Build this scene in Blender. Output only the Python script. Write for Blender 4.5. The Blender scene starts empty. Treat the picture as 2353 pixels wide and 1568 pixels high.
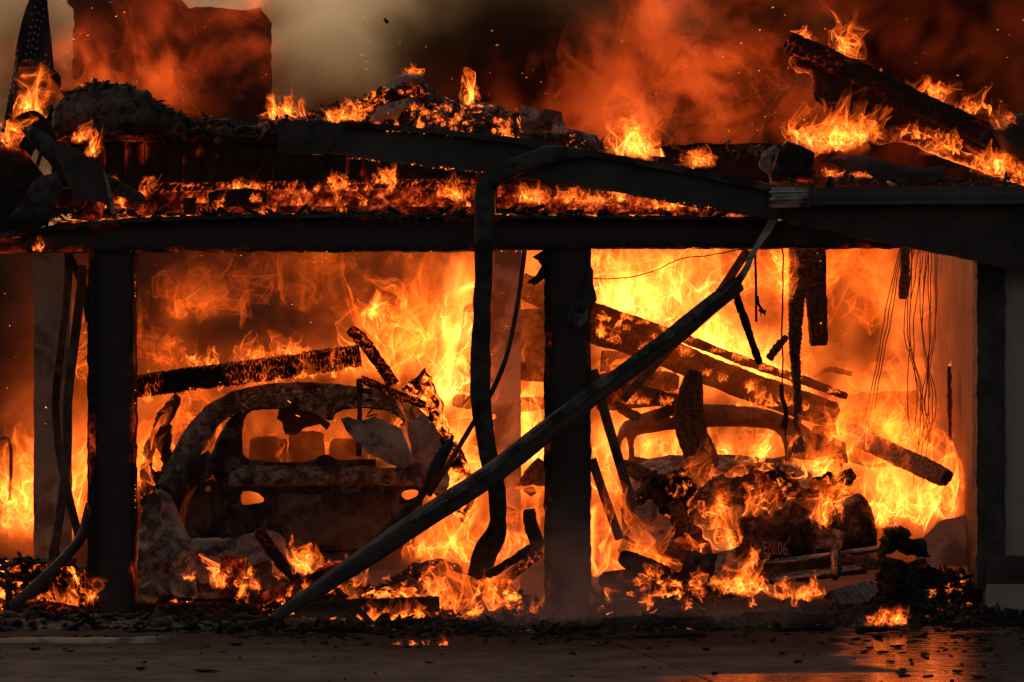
import bpy, bmesh, math, random
import numpy as np
from mathutils import Vector, Matrix
from mathutils.geometry import delaunay_2d_cdt

# ------------------------------------------------------------------ camera, sky, sun, exposure
sc = bpy.context.scene
COL = sc.collection
CAM_D, CAM_H, F = 22.0, 1.6, 7920.0          # metres to the garage front, eye height, focal length in photo units
cam = bpy.data.objects.new('camera', bpy.data.cameras.new('camera'))
COL.objects.link(cam)
cam.data.sensor_width = 36.0
cam.data.lens = 36.0 * F / 2353.0
cam.data.shift_y = 60.0 / 2353.0
cam.data.clip_end = 2000.0
cam.location = (0, -CAM_D, CAM_H)
cam.rotation_euler = (math.pi / 2, 0, 0)
sc.camera = cam

world = bpy.data.worlds.new('World')
sc.world = world
world.use_nodes = True
wt = world.node_tree
sky = wt.nodes.new('ShaderNodeTexSky')
sky.sky_type = 'NISHITA'
sky.sun_disc = False
SUN_EL, SUN_AZ = math.radians(30), math.radians(-42)
sky.sun_elevation = SUN_EL
sky.sun_rotation = SUN_AZ
sky.dust_density = 5.0
sky.air_density = 1.2
tint = wt.nodes.new('ShaderNodeMix')
tint.data_type = 'RGBA'
tint.blend_type = 'MULTIPLY'
tint.inputs['Factor'].default_value = 1.0
tint.inputs['B'].default_value = (1.40, 1.0, 0.72, 1)     # smoke-filtered daylight
wt.links.new(sky.outputs[0], tint.inputs['A'])
wt.links.new(tint.outputs['Result'], wt.nodes['Background'].inputs[0])
wt.nodes['Background'].inputs[1].default_value = 0.05

sl = bpy.data.lights.new('sun', 'SUN')
sl.energy = 0.10
sl.angle = math.radians(25)
sl.color = (1.0, 0.86, 0.7)
sun = bpy.data.objects.new('sun', sl)
COL.objects.link(sun)
_d = Vector((math.sin(SUN_AZ) * math.cos(SUN_EL), math.cos(SUN_AZ) * math.cos(SUN_EL), math.sin(SUN_EL)))
sun.rotation_euler = _d.to_track_quat('Z', 'Y').to_euler()

vs = sc.view_settings
vs.view_transform = 'Standard'
vs.look = 'None'
vs.exposure = 0.0
vs.gamma = 1.0
cy = sc.cycles
cy.use_denoising = True
cy.max_bounces = 2
cy.diffuse_bounces = 2
cy.glossy_bounces = 2
cy.volume_bounces = 0
cy.transparent_max_bounces = 96
cy.volume_step_rate = 9.0
cy.sample_clamp_indirect = 3.0
cy.use_adaptive_sampling = True
cy.adaptive_threshold = 0.04
cy.caustics_reflective = False
cy.caustics_refractive = False

# ------------------------------------------------------------------ helpers: coordinates, noise
rng = np.random.default_rng(7)
random.seed(7)

def SC(Y):
    return (CAM_D + Y) / F

def P(u, v, Y):
    s = SC(Y)
    return ((u - 1176.5) * s, Y, CAM_H + (844.0 - v) * s)

def PA(pts, Y):
    """list of (u, v) or (u, v, Y) -> (n, 3) points"""
    return np.array([P(p[0], p[1], p[2] if len(p) > 2 else Y) for p in pts], float)

def _h(ix, iy, iz, seed):
    n = (ix.astype(np.uint32) * np.uint32(374761393) + iy.astype(np.uint32) * np.uint32(668265263)
         + iz.astype(np.uint32) * np.uint32(2147483647) + np.uint32((seed * 974634777) & 0xffffffff))
    n = (n ^ (n >> np.uint32(13))) * np.uint32(1274126177)
    n = n ^ (n >> np.uint32(16))
    return n.astype(np.float64) / 4294967295.0

def vnoise(p, seed=0):
    p = np.asarray(p, float)
    i = np.floor(p).astype(np.int64)
    f = p - i
    f = f * f * (3 - 2 * f)
    r = 0
    for dx in (0, 1):
        wx = f[:, 0] if dx else 1 - f[:, 0]
        for dy in (0, 1):
            wy = f[:, 1] if dy else 1 - f[:, 1]
            for dz in (0, 1):
                wz = f[:, 2] if dz else 1 - f[:, 2]
                r = r + wx * wy * wz * _h(i[:, 0] + dx, i[:, 1] + dy, i[:, 2] + dz, seed)
    return r * 2 - 1

def fbm(p, octv=3, seed=0, gain=0.5):
    p = np.asarray(p, float)
    a, s, t = 1.0, 0, 0
    for k in range(octv):
        s = s + a * vnoise(p * (2.03 ** k) + 17.3 * k, seed + k)
        t += a
        a *= gain
    return s / t

def vor2(x, y, seed, wrap):
    """cells on a plane, periodic in y: distance to nearest and second seed, and a random number per cell"""
    ix, iy = np.floor(x).astype(np.int64), np.floor(y).astype(np.int64)
    f1 = np.full(x.shape, 9.0); f2 = f1.copy(); idn = np.zeros(x.shape)
    for dx in (-1, 0, 1):
        for dy in (-1, 0, 1):
            cx_, cy_ = ix + dx, iy + dy
            wy = cy_ % wrap
            z = np.zeros_like(cx_)
            px = cx_ + 0.1 + 0.8 * _h(cx_, wy, z, seed); py = cy_ + 0.1 + 0.8 * _h(cx_, wy, z + 1, seed)
            d = np.hypot(x - px, y - py)
            nearer = d < f1
            f2 = np.where(nearer, f1, np.minimum(f2, d))
            idn = np.where(nearer, _h(cx_, wy, z + 2, seed), idn)
            f1 = np.where(nearer, d, f1)
    return f1, f2, idn

# ------------------------------------------------------------------ helpers: objects
def tag(o, label=None, cat=None, group=None, kind=None):
    if label: o['label'] = label
    if cat: o['category'] = cat
    if group: o['group'] = group
    if kind: o['kind'] = kind
    return o

def thing(name, label, cat, loc=(0, 0, 0), group=None):
    o = bpy.data.objects.new(name, None)
    o.empty_display_size = 0.1
    COL.objects.link(o)
    o.location = loc
    return tag(o, label, cat, group)

def mesh_obj(name, verts, faces, mat, parent=None, smooth=False, attrs=None):
    """verts (n,3) world space; faces: list of tuples or an int array"""
    verts = np.asarray(verts, float)
    if parent is not None:
        verts = verts - np.array(parent.location)
    me = bpy.data.meshes.new(name)
    if isinstance(faces, np.ndarray):
        n, k = faces.shape
        me.vertices.add(len(verts))
        me.vertices.foreach_set('co', verts.astype(np.float32).ravel())
        me.loops.add(n * k)
        me.loops.foreach_set('vertex_index', faces.astype(np.int32).ravel())
        me.polygons.add(n)
        me.polygons.foreach_set('loop_start', np.arange(0, n * k, k, dtype=np.int32))
        me.update(calc_edges=True)
    else:
        me.from_pydata([tuple(v) for v in verts], [], [tuple(f) for f in faces])
        me.update()
    if smooth:
        me.polygons.foreach_set('use_smooth', np.ones(len(me.polygons), dtype=bool))
    for k, a in (attrs or {}).items():
        at = me.attributes.new(k, 'FLOAT', 'POINT')
        at.data.foreach_set('value', np.asarray(a, np.float32))
    if mat: me.materials.append(mat)
    o = bpy.data.objects.new(name, me)
    COL.objects.link(o)
    if parent is not None:
        o.parent = parent
    return o

# ------------------------------------------------------------------ helpers: nodes
class X:
    """tiny expression wrapper over node sockets, for shader and geometry trees"""
    def __init__(s, t, k): s.t, s.k = t, k
    def _b(s, op, o, rev=False):
        n = s.t.nodes.new('ShaderNodeMath'); n.operation = op
        a, b = (o, s) if rev else (s, o)
        for i, q in enumerate((a, b)):
            if q is None: continue
            if isinstance(q, X): s.t.links.new(q.k, n.inputs[i])
            else: n.inputs[i].default_value = q
        return X(s.t, n.outputs[0])
    def __add__(s, o): return s._b('ADD', o)
    def __radd__(s, o): return s._b('ADD', o, True)
    def __sub__(s, o): return s._b('SUBTRACT', o)
    def __rsub__(s, o): return s._b('SUBTRACT', o, True)
    def __mul__(s, o): return s._b('MULTIPLY', o)
    def __rmul__(s, o): return s._b('MULTIPLY', o, True)
    def __truediv__(s, o): return s._b('DIVIDE', o)
    def __rtruediv__(s, o): return s._b('DIVIDE', o, True)
    def __pow__(s, o): return s._b('POWER', o)
    def max(s, o): return s._b('MAXIMUM', o)
    def min(s, o): return s._b('MINIMUM', o)
    def exp(s): return s._b('EXPONENT', None)
    def abs(s): return s._b('ABSOLUTE', None)
    def ramp(s, a, b, c=0.0, d=1.0, smooth=True):
        n = s.t.nodes.new('ShaderNodeMapRange')
        n.interpolation_type = 'SMOOTHSTEP' if smooth else 'LINEAR'
        s.t.links.new(s.k, n.inputs[0])
        for i, q in enumerate((a, b, c, d)): n.inputs[i + 1].default_value = q
        return X(s.t, n.outputs[0])

def noise(t, vec, scale, detail=3.0, rough=0.5, dist=0.0, out=0):
    n = t.nodes.new('ShaderNodeTexNoise')
    n.inputs['Scale'].default_value = scale
    n.inputs['Detail'].default_value = detail
    n.inputs['Roughness'].default_value = rough
    n.inputs['Distortion'].default_value = dist
    if vec is not None: t.links.new(vec, n.inputs['Vector'])
    return X(t, n.outputs[out])

def vmul(t, vec, s, off=(0, 0, 0)):
    n = t.nodes.new('ShaderNodeVectorMath'); n.operation = 'MULTIPLY_ADD'
    t.links.new(vec, n.inputs[0]); n.inputs[1].default_value = s; n.inputs[2].default_value = off
    return n.outputs[0]

def colmix(t, fac, a, b):
    n = t.nodes.new('ShaderNodeMix'); n.data_type = 'RGBA'
    if isinstance(fac, X): t.links.new(fac.k, n.inputs['Factor'])
    else: n.inputs['Factor'].default_value = fac
    for key, q in (('A', a), ('B', b)):
        if isinstance(q, tuple): n.inputs[key].default_value = (*q[:3], 1)
        else: t.links.new(q, n.inputs[key])
    return n.outputs['Result']

def new_mat(name):
    m = bpy.data.materials.new(name)
    m.use_nodes = True
    t = m.node_tree
    b = t.nodes['Principled BSDF']
    tc = t.nodes.new('ShaderNodeTexCoord')
    geo = t.nodes.new('ShaderNodeNewGeometry')
    return m, t, b, tc.outputs['Object'], geo.outputs['Position']

def bump(t, b, h, strength=0.4, dist=0.02):
    n = t.nodes.new('ShaderNodeBump')
    n.inputs['Strength'].default_value = strength
    n.inputs['Distance'].default_value = dist
    t.links.new(h.k, n.inputs['Height'])
    t.links.new(n.outputs[0], b.inputs['Normal'])

def surf(name, c1, c2, scale=6.0, rough=0.75, metal=0.0, c3=None, s3=2.0, bumpk=0.35, bscale=40.0, lo=0.35, hi=0.65, spec=0.3, cracks=0.0, flake=0.0):
    """two-tone weathered surface, optional third tone in large stains"""
    m, t, b, obj, pos = new_mat(name)
    f = noise(t, obj, scale, 6, 0.62).ramp(lo, hi)
    c = colmix(t, f, c1, c2)
    if c3:
        g = noise(t, obj, s3, 5, 0.6, 0.4).ramp(0.48, 0.62)
        c = colmix(t, g, c, c3)
    if flake:
        fl_ = noise(t, obj, flake, 5, 0.75, 0.15).ramp(0.51, 0.57)
        c = colmix(t, fl_ * 0.75, c, tuple(q * 0.28 for q in c1))
    if cracks:
        wv_ = noise(t, obj, cracks * 0.8, 4, 0.6, 0, 1)
        wn_ = t.nodes.new('ShaderNodeVectorMath'); wn_.operation = 'MULTIPLY_ADD'
        t.links.new(wv_.k, wn_.inputs[0]); wn_.inputs[1].default_value = (0.35, 0.35, 0.35); t.links.new(obj, wn_.inputs[2])
        vo = t.nodes.new('ShaderNodeTexVoronoi'); vo.feature = 'DISTANCE_TO_EDGE'
        vo.inputs['Scale'].default_value = cracks
        t.links.new(wn_.outputs[0], vo.inputs['Vector'])
        ck = X(t, vo.outputs['Distance']).ramp(0.0, 0.035, 1.0, 0.0) * noise(t, obj, cracks * 0.6, 2).ramp(0.42, 0.6)
        c = colmix(t, ck * 0.85, c, (0.02, 0.017, 0.015))
    t.links.new(c, b.inputs['Base Color'])
    r = noise(t, obj, scale * 2.3, 4).ramp(0.3, 0.7, max(rough - 0.15, 0.05), min(rough + 0.15, 1))
    t.links.new(r.k, b.inputs['Roughness'])
    b.inputs['Metallic'].default_value = metal
    b.inputs['Specular IOR Level'].default_value = spec
    if bumpk: bump(t, b, noise(t, obj, bscale, 5, 0.6), bumpk, 0.01)
    return m

def char_mat(name, glow=0.0, base=(0.022, 0.019, 0.018), cover=0.5, red=0.16, ash=0.25, cells=False):
    """alligatored char; the mesh attribute 'crack' is 1 in the fissures. Either the fissures still glow, or the faces of the cells do"""
    m, t, b, obj, pos = new_mat(name)
    at = t.nodes.new('ShaderNodeAttribute'); at.attribute_name = 'crack'
    crack = X(t, at.outputs['Fac'])
    a = noise(t, obj, 9, 5, 0.65).ramp(0.5, 0.75)
    c = colmix(t, a * ash, base, (0.16, 0.15, 0.14))
    c = colmix(t, crack * 0.85, c, (0.010, 0.008, 0.007))  # shade in the fissures is put into the colour
    t.links.new(c, b.inputs['Base Color'])
    b.inputs['Roughness'].default_value = 0.85
    b.inputs['Specular IOR Level'].default_value = 0.25
    bump(t, b, noise(t, obj, 45, 4, 0.7) + noise(t, obj, 130, 3) * 0.3, 0.8, 0.012)
    if glow > 0:
        big = noise(t, obj, 3.2, 4, 0.62, 0.4).ramp(1 - cover - 0.14, 1 - cover + 0.16)
        fine = noise(t, obj, 26, 4, 0.65).ramp(0.32, 0.68, 0.1, 1.25)
        if cells:
            f2 = noise(t, obj, 11, 3, 0.6).ramp(0.36, 0.64, 0.06, 1.0)
            g = (1.0 - crack).max(0.0) * big * fine * f2 + crack * big * 0.02
        else:
            g = crack * crack * big * fine
        em = colmix(t, g, (1.0, red * 0.45, 0.004), (1.0, red * 1.7, 0.03))
        t.links.new(em, b.inputs['Emission Color'])
        t.links.new((g * glow).k, b.inputs['Emission Strength'])
    return m

def ember_mat(name, strength=2.0, lo=0.5, hi=0.62, scale=14, base=(0.02, 0.017, 0.016), ash=(0.17, 0.16, 0.15), ashk=0.5):
    m, t, b, obj, pos = new_mat(name)
    n1 = noise(t, obj, scale, 6, 0.68, 0.5)
    n2 = noise(t, obj, scale * 0.22, 3, 0.5)
    g = (n1 * 0.62 + n2 * 0.38).ramp(lo, hi)
    a = noise(t, obj, 7, 6, 0.65).ramp(0.48, 0.66)
    t.links.new(colmix(t, a * ashk, base, ash), b.inputs['Base Color'])
    b.inputs['Roughness'].default_value = 0.9
    b.inputs['Specular IOR Level'].default_value = 0.2
    t.links.new(colmix(t, g, (1.0, 0.07, 0.004), (1.0, 0.27, 0.03)), b.inputs['Emission Color'])
    t.links.new((g * strength).k, b.inputs['Emission Strength'])
    bump(t, b, noise(t, obj, 30, 6, 0.7), 0.8, 0.03)
    return m

def glow_mat(name, col, k):
    m, t, b, obj, pos = new_mat(name)
    b.inputs['Base Color'].default_value = (0.02, 0.01, 0.01, 1)
    n = noise(t, pos, 25, 3).ramp(0.3, 0.7, 0.3, 1.3)
    b.inputs['Emission Color'].default_value = (*col, 1)
    t.links.new((n * k).k, b.inputs['Emission Strength'])
    return m

def flame_mat(name, k, col=(1.0, 0.19, 0.020)):
    """thin luminous sheet of burning gas: transparent, adds light, brighter where seen edge-on (longer path through it)"""
    m = bpy.data.materials.new(name)
    m.use_nodes = True
    t = m.node_tree
    t.nodes.clear()
    out = t.nodes.new('ShaderNodeOutputMaterial')
    at = t.nodes.new('ShaderNodeAttribute'); at.attribute_name = 'hotness'
    geo = t.nodes.new('ShaderNodeNewGeometry')
    dot = t.nodes.new('ShaderNodeVectorMath'); dot.operation = 'DOT_PRODUCT'
    t.links.new(geo.outputs['Normal'], dot.inputs[0]); t.links.new(geo.outputs['Incoming'], dot.inputs[1])
    path = 1.0 / X(t, dot.outputs['Value']).abs().max(0.16)
    heat = X(t, at.outputs['Fac'])
    em = t.nodes.new('ShaderNodeEmission')
    t.links.new(colmix(t, heat.ramp(0.2, 1.0, smooth=False), (1.0, col[1] * 0.72, col[2] * 0.5), (1.0, col[1] * 1.25, col[2] * 1.8)), em.inputs[0])
    t.links.new((heat * (path * 0.62 - 0.22) * k).k, em.inputs[1])
    tr = t.nodes.new('ShaderNodeBsdfTransparent')
    add = t.nodes.new('ShaderNodeAddShader')
    t.links.new(em.outputs[0], add.inputs[0]); t.links.new(tr.outputs[0], add.inputs[1])
    t.links.new(add.outputs[0], out.inputs['Surface'])
    return m

# ------------------------------------------------------------------ helpers: shapes
def resample(poly, step, closed=True):
    poly = np.asarray(poly, float)
    out = []
    n = len(poly)
    for i in range(n if closed else n - 1):
        a, b = poly[i], poly[(i + 1) % n]
        k = max(1, int(round(np.linalg.norm(b - a) / step)))
        for j in range(k): out.append(a + (b - a) * j / k)
    if not closed: out.append(poly[-1])
    return np.array(out)

def inside(pts, poly):
    x, y = pts[:, 0], pts[:, 1]
    r = np.zeros(len(pts), bool)
    j = len(poly) - 1
    for i in range(len(poly)):
        xi, yi, xj, yj = *poly[i], *poly[j]
        c = ((yi > y) != (yj > y)) & (x < (xj - xi) * (y - yi) / (yj - yi + 1e-12) + xi)
        r ^= c
        j = i
    return r

def relief(name, outline, Y, mat, parent=None, thick=0.03, bulge=0.0, round_r=0.2, amp=0.0, freq=4.0, res=0.04,
           jag=0.0, jfreq=14.0, holes=(), tilt=(0, 0), seed=None, smooth=True, back=None, sag=None, fine=0.0, soft=0):
    """a solid with the given outline (photo units at depth Y): a plate of real thickness, or bulged towards the viewer"""
    seed = int(rng.integers(1, 9999)) if seed is None else seed
    s = SC(Y)
    tr = lambda q: np.array([((p[0] - 1176.5) * s, CAM_H + (844 - p[1]) * s) for p in q], float)
    loops = []
    for q in (outline, *holes):
        l = tr(q)
        for _ in range(soft):
            nx_ = np.roll(l, -1, 0)
            l = np.stack([l * .78 + nx_ * .22, l * .22 + nx_ * .78], 1).reshape(-1, 2)
        l = resample(l, res)
        if jag:
            q3 = np.c_[l * jfreq, np.full(len(l), seed * 0.37)]
            l = l + jag * (np.c_[fbm(q3, 3, seed), fbm(q3 + 50, 3, seed + 5)] + 0.45 * np.c_[fbm(q3 * 3.7, 2, seed + 2), fbm(q3 * 3.7 + 50, 2, seed + 7)])
        loops.append(l)
    o = loops[0]
    lo, hi = o.min(0), o.max(0)
    gx, gz = np.meshgrid(np.arange(lo[0] + res * .5, hi[0], res), np.arange(lo[1] + res * .5, hi[1], res))
    gx[1::2] += res * 0.5
    g = np.c_[gx.ravel(), gz.ravel()]
    g = g + (rng.random(g.shape) - .5) * res * .35
    ok = inside(g, o)
    for l in loops[1:]: ok &= ~inside(g, l)
    bd = np.vstack(loops)
    g = g[ok]
    def dist(q):
        r = np.full(len(q), 9.0)
        for l in loops:
            a, b = l, np.roll(l, -1, 0)
            ab = b - a
            for i in range(0, len(a), 64):
                A, B = a[i:i + 64], ab[i:i + 64]
                w = ((q[:, None] - A) * B).sum(2) / ((B * B).sum(1) + 1e-12)
                d = np.linalg.norm(q[:, None] - (A + np.clip(w, 0, 1)[..., None] * B), axis=2)
                r = np.minimum(r, d.min(1))
        return r
    if len(g): g = g[dist(g) > res * 0.45]
    allp = np.vstack([bd, g])
    edges, k = [], 0
    for l in loops:
        edges += [(k + i, k + (i + 1) % len(l)) for i in range(len(l))]
        k += len(l)
    vv, ee, ff, *_ = delaunay_2d_cdt([Vector(p) for p in allp], edges, [], 0, 1e-6)
    pts = np.array([(v.x, v.y) for v in vv])
    tri = np.array([f for f in ff if len(f) == 3])
    cen = pts[tri].mean(1)
    ok = inside(cen, o)
    for l in loops[1:]: ok &= ~inside(cen, l)
    tri = tri[ok]
    d = dist(pts)
    c = (lo + hi) / 2
    p3 = np.c_[pts[:, 0], np.zeros(len(pts)), pts[:, 1]]
    base = Y + tilt[0] * (pts[:, 0] - c[0]) + tilt[1] * (pts[:, 1] - c[1])
    if amp: base = base + amp * fbm(p3 * freq + seed * 1.7, 4, seed)
    if sag: base = base + sag(pts[:, 0], pts[:, 1])
    r = np.clip(d / round_r, 0, 1)
    prof = np.sqrt(np.clip(1 - (1 - r) ** 2, 0, 1))
    nz = 0
    if fine:
        w3 = p3 + 0.05 * np.c_[fbm(p3 * 6 + 3, 2, seed), 0 * d, fbm(p3 * 6 + 9, 2, seed + 1)]
        rdg = np.abs(fbm(w3 * 8 + seed, 3, seed + 3)) * 2.2 + np.abs(fbm(w3 * 23 + seed, 3, seed + 4)) * 0.9
        nz = fine * 2.2 * (rdg - 0.7) * np.clip(d / 0.03, 0.3, 1)
    fy = base - thick / 2 - bulge * prof + nz
    by = base + thick / 2 + (bulge if back is None else back) * prof * 0.8
    V1 = np.c_[pts[:, 0], fy, pts[:, 1]]
    V2 = np.c_[pts[:, 0], by, pts[:, 1]]
    n = len(pts)
    cnt = {}
    for t3 in tri:
        for a, b in ((t3[0], t3[1]), (t3[1], t3[2]), (t3[2], t3[0])):
            key = (min(a, b), max(a, b))
            cnt[key] = (a, b) if key not in cnt else None
    be = np.array([e for e in cnt.values() if e is not None])
    m = len(be)
    W = np.vstack([V1[be[:, 0]], V1[be[:, 1]], V2[be[:, 0]], V2[be[:, 1]]])
    i = np.arange(m) + 2 * n
    w1 = np.c_[i, i + 2 * m, i + m]
    w2 = np.c_[i + m, i + 2 * m, i + 3 * m]
    V = np.vstack([V1, V2, W])
    Fc = np.vstack([tri, tri[:, ::-1] + n, w1, w2])
    rimw = np.exp(-np.r_[d, d, np.zeros(4 * m)] / 0.018)
    return mesh_obj(name, V, Fc, mat, parent, smooth, {'crack': rimw})

def frames(path, up=(0, -1, 0.001)):
    path = np.asarray(path, float)
    tg = np.gradient(path, axis=0)
    tg /= np.linalg.norm(tg, axis=1)[:, None] + 1e-9
    up = np.asarray(up, float)
    sd = np.cross(tg, up)
    sd /= np.linalg.norm(sd, axis=1)[:, None] + 1e-9
    u2 = np.cross(sd, tg)
    return tg, sd, u2

def smooth_path(pts, step):
    pts = np.asarray(pts, float)
    if len(pts) == 2: return resample(pts, step, False)
    out = []
    q = np.vstack([2 * pts[0] - pts[1], pts, 2 * pts[-1] - pts[-2]])
    for i in range(1, len(q) - 2):
        p0, p1, p2, p3 = q[i - 1:i + 3]
        k = max(2, int(np.linalg.norm(p2 - p1) / step))
        for t in np.linspace(0, 1, k, endpoint=False):
            out.append(.5 * (2 * p1 + (p2 - p0) * t + (2 * p0 - 5 * p1 + 4 * p2 - p3) * t * t + (3 * p1 - p0 - 3 * p2 + p3) * t ** 3))
    out.append(pts[-1])
    return np.array(out)

def sweep(name, path, prof, mat, parent=None, closed=True, twist=None, scale=None, up=(0, -1, 0.001), caps=True,
          smooth=True, disp=None, thick=0.0):
    """profile [(side, up)] swept along a world path"""
    tg, sd, u2 = frames(path, up)
    prof = np.asarray(prof, float)
    n, k = len(path), len(prof)
    tw = np.zeros(n) if twist is None else np.interp(np.linspace(0, 1, n), np.linspace(0, 1, len(twist)), twist)
    sc_ = np.ones((n, 2)) if scale is None else np.c_[[np.interp(np.linspace(0, 1, n), np.linspace(0, 1, len(scale)), [q[j] if hasattr(q, '__len__') else q for q in scale]) for j in (0, 1)]].T
    ct, st = np.cos(tw)[:, None], np.sin(tw)[:, None]
    a = prof[None, :, 0] * sc_[:, :1]
    b = prof[None, :, 1] * sc_[:, 1:]
    A, B = a * ct - b * st, a * st + b * ct
    V = path[:, None] + A[..., None] * sd[:, None] + B[..., None] * u2[:, None]
    attrs = None
    if disp is not None:
        V, cr = disp(V, path, prof, sd, u2)
        attrs = {'crack': cr.ravel()}
    V = V.reshape(-1, 3)
    I = np.arange(n * k).reshape(n, k)
    J = np.roll(I, -1, 1) if closed else None
    if closed: q = np.stack([I[:-1], J[:-1], J[1:], I[1:]], -1).reshape(-1, 4)
    else: q = np.stack([I[:-1, :-1], I[:-1, 1:], I[1:, 1:], I[1:, :-1]], -1).reshape(-1, 4)
    F_ = [tuple(x) for x in q] if caps and closed else q
    if caps and closed:
        F_.append(tuple(I[0][::-1])); F_.append(tuple(I[-1]))
    o = mesh_obj(name, V, F_, mat, parent, smooth, attrs)
    if thick:
        md = o.modifiers.new('thickness', 'SOLIDIFY'); md.thickness = thick; md.offset = 0
    return o

def rrect(w, h, k=6, r=0.12):
    """rounded rectangle profile, k points per side"""
    pts = []
    for (ax, ay, bx, by) in ((-1, -1, 1, -1), (1, -1, 1, 1), (1, 1, -1, 1), (-1, 1, -1, -1)):
        for j in range(k):
            t = (j + 0.5) / k
            x, y = ax + (bx - ax) * t, ay + (by - ay) * t
            q = max(abs(x), abs(y)); e = min(abs(x), abs(y))
            f = 1 - r * max(0, (e - .6) / .4) ** 2
            pts.append((x * f * w / 2, y * f * h / 2))
    return pts

def char_beam(name, pts, w, h, mat, parent=None, Y=0.0, step=0.013, cell=0.05, depth=0.010, rough=0.012, scale=None,
              twist=None, bend=0.0, rib=0.0, seed=None, ends=0.5, asp=1.0):
    """charred timber: w is the width seen from the front, h its depth; blocks of char with recessed fissures"""
    seed = int(rng.integers(1, 9999)) if seed is None else seed
    path = smooth_path(PA(pts, Y), step)
    L = np.r_[0, np.cumsum(np.linalg.norm(np.diff(path, axis=0), axis=1))]
    k = int(np.clip(w / step, 5, 20))
    kd = k
    prof = rrect(w, h, k)
    nr = len(prof)
    def disp(V, path, prof, sd, u2):
        n = len(path)
        ring = np.arange(nr) / nr
        row = max(4, int(round(2 * (w + h) / (cell * asp))))
        rv = ring * row
        wob = 0.30 * fbm((V.reshape(-1, 3)) * 11 + seed, 3, seed).reshape(n, nr)
        gx = L[:, None] / cell * 1.05 + wob
        gy = np.broadcast_to(rv, (n, nr)) + 0.8 * wob
        f1, f2, hcell = vor2(gx, gy, seed, row)
        cr = np.clip(1 - (f2 - f1) / 0.30, 0, 1) ** 1.3
        hcell = hcell - .5
        ri = np.floor(rv)
        off = _h(ri.astype(np.int64), np.zeros(nr, np.int64), np.zeros(nr, np.int64), seed)
        c = path[:, None]
        dirn = V - c
        ln = np.linalg.norm(dirn, axis=2, keepdims=True) + 1e-6
        dirn = dirn / ln
        nz = fbm(V.reshape(-1, 3) * 7 + seed * .31, 3, seed).reshape(n, nr)
        dd = -depth * cr + hcell * depth * 0.7 + rough * nz
        if rib: dd = dd + rib * (0.5 - np.abs((L[:, None] / (cell * .8) + off[None] * .25 + wob * .6) % 1 - .5) * 2) * (0.5 + _h(np.floor(L[:, None] / (cell * .8) + off[None] * .25).astype(np.int64) + np.zeros((n, nr), np.int64), np.broadcast_to(ri, (n, nr)).astype(np.int64) // 3, np.zeros((n, nr), np.int64), seed))
        e = np.minimum(L, L[-1] - L)
        taper = 1 - ends * np.exp(-e / (0.25 * w)) * (0.5 + 0.5 * vnoise(np.c_[np.arange(n) * 0, L * 20, L * 0], seed))
        V = c + (V - c) * taper[:, None, None] + dirn * dd[..., None]
        return V, cr
    return sweep(name, path, prof, mat, parent, twist=twist, scale=scale, disp=disp)

def tube(name, pts, r, mat, parent=None, Y=0.0, k=8, step=0.03, world_pts=None, wob=0.0, scale=None):
    p = smooth_path(PA(pts, Y) if world_pts is None else np.asarray(world_pts, float), step)
    if wob: p = p + wob * np.c_[fbm(p * 9, 2, 3), fbm(p * 9 + 9, 2, 4), fbm(p * 9 + 31, 2, 5)]
    a = np.arange(k) / k * 2 * math.pi
    return sweep(name, p, np.c_[np.cos(a) * r, np.sin(a) * r], mat, parent, scale=scale)

def chunk_mesh(seed, elong=1.0, sub=2):
    bm = bmesh.new()
    bmesh.ops.create_icosphere(bm, subdivisions=sub, radius=1)
    v = np.array([x.co for x in bm.verts])
    f = np.array([[q.index for q in x.verts] for x in bm.faces])
    bm.free()
    v = v * (1 + 0.9 * fbm(v * 1.7 + seed * 3.1, 3, seed, 0.7)[:, None])
    v = np.sign(v) * np.abs(v) ** 0.7 * np.array([elong, 0.8, 0.5])
    return v, f

CH1 = [chunk_mesh(i + 1, [1, 1.4, 1.9, 1.2, 2.3, 3.0][i], 1) for i in range(6)]
for _k in (4, 5): CH1[_k] = (CH1[_k][0] * np.array([1, .6, .8]), CH1[_k][1])

def scatter(name, centres, sizes, mat, seed=0, parent=None, flat=1.0):
    r = np.random.default_rng(seed)
    VV, FF, n = [], [], 0
    for c, s in zip(centres, sizes):
        v, f = CH1[r.integers(0, 6)]
        R = np.array(Matrix.Rotation(r.random() * 6.28, 3, 'Z') @ Matrix.Rotation((r.random() - .5) * 1.4 * flat, 3, 'X') @ Matrix.Rotation((r.random() - .5) * 1.6 * flat, 3, 'Y'))
        VV.append(v @ R.T * s + c); FF.append(f + n); n += len(v)
    return mesh_obj(name, np.vstack(VV), np.vstack(FF), mat, parent, False, {'crack': np.tile(np.zeros(1), n)})

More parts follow.
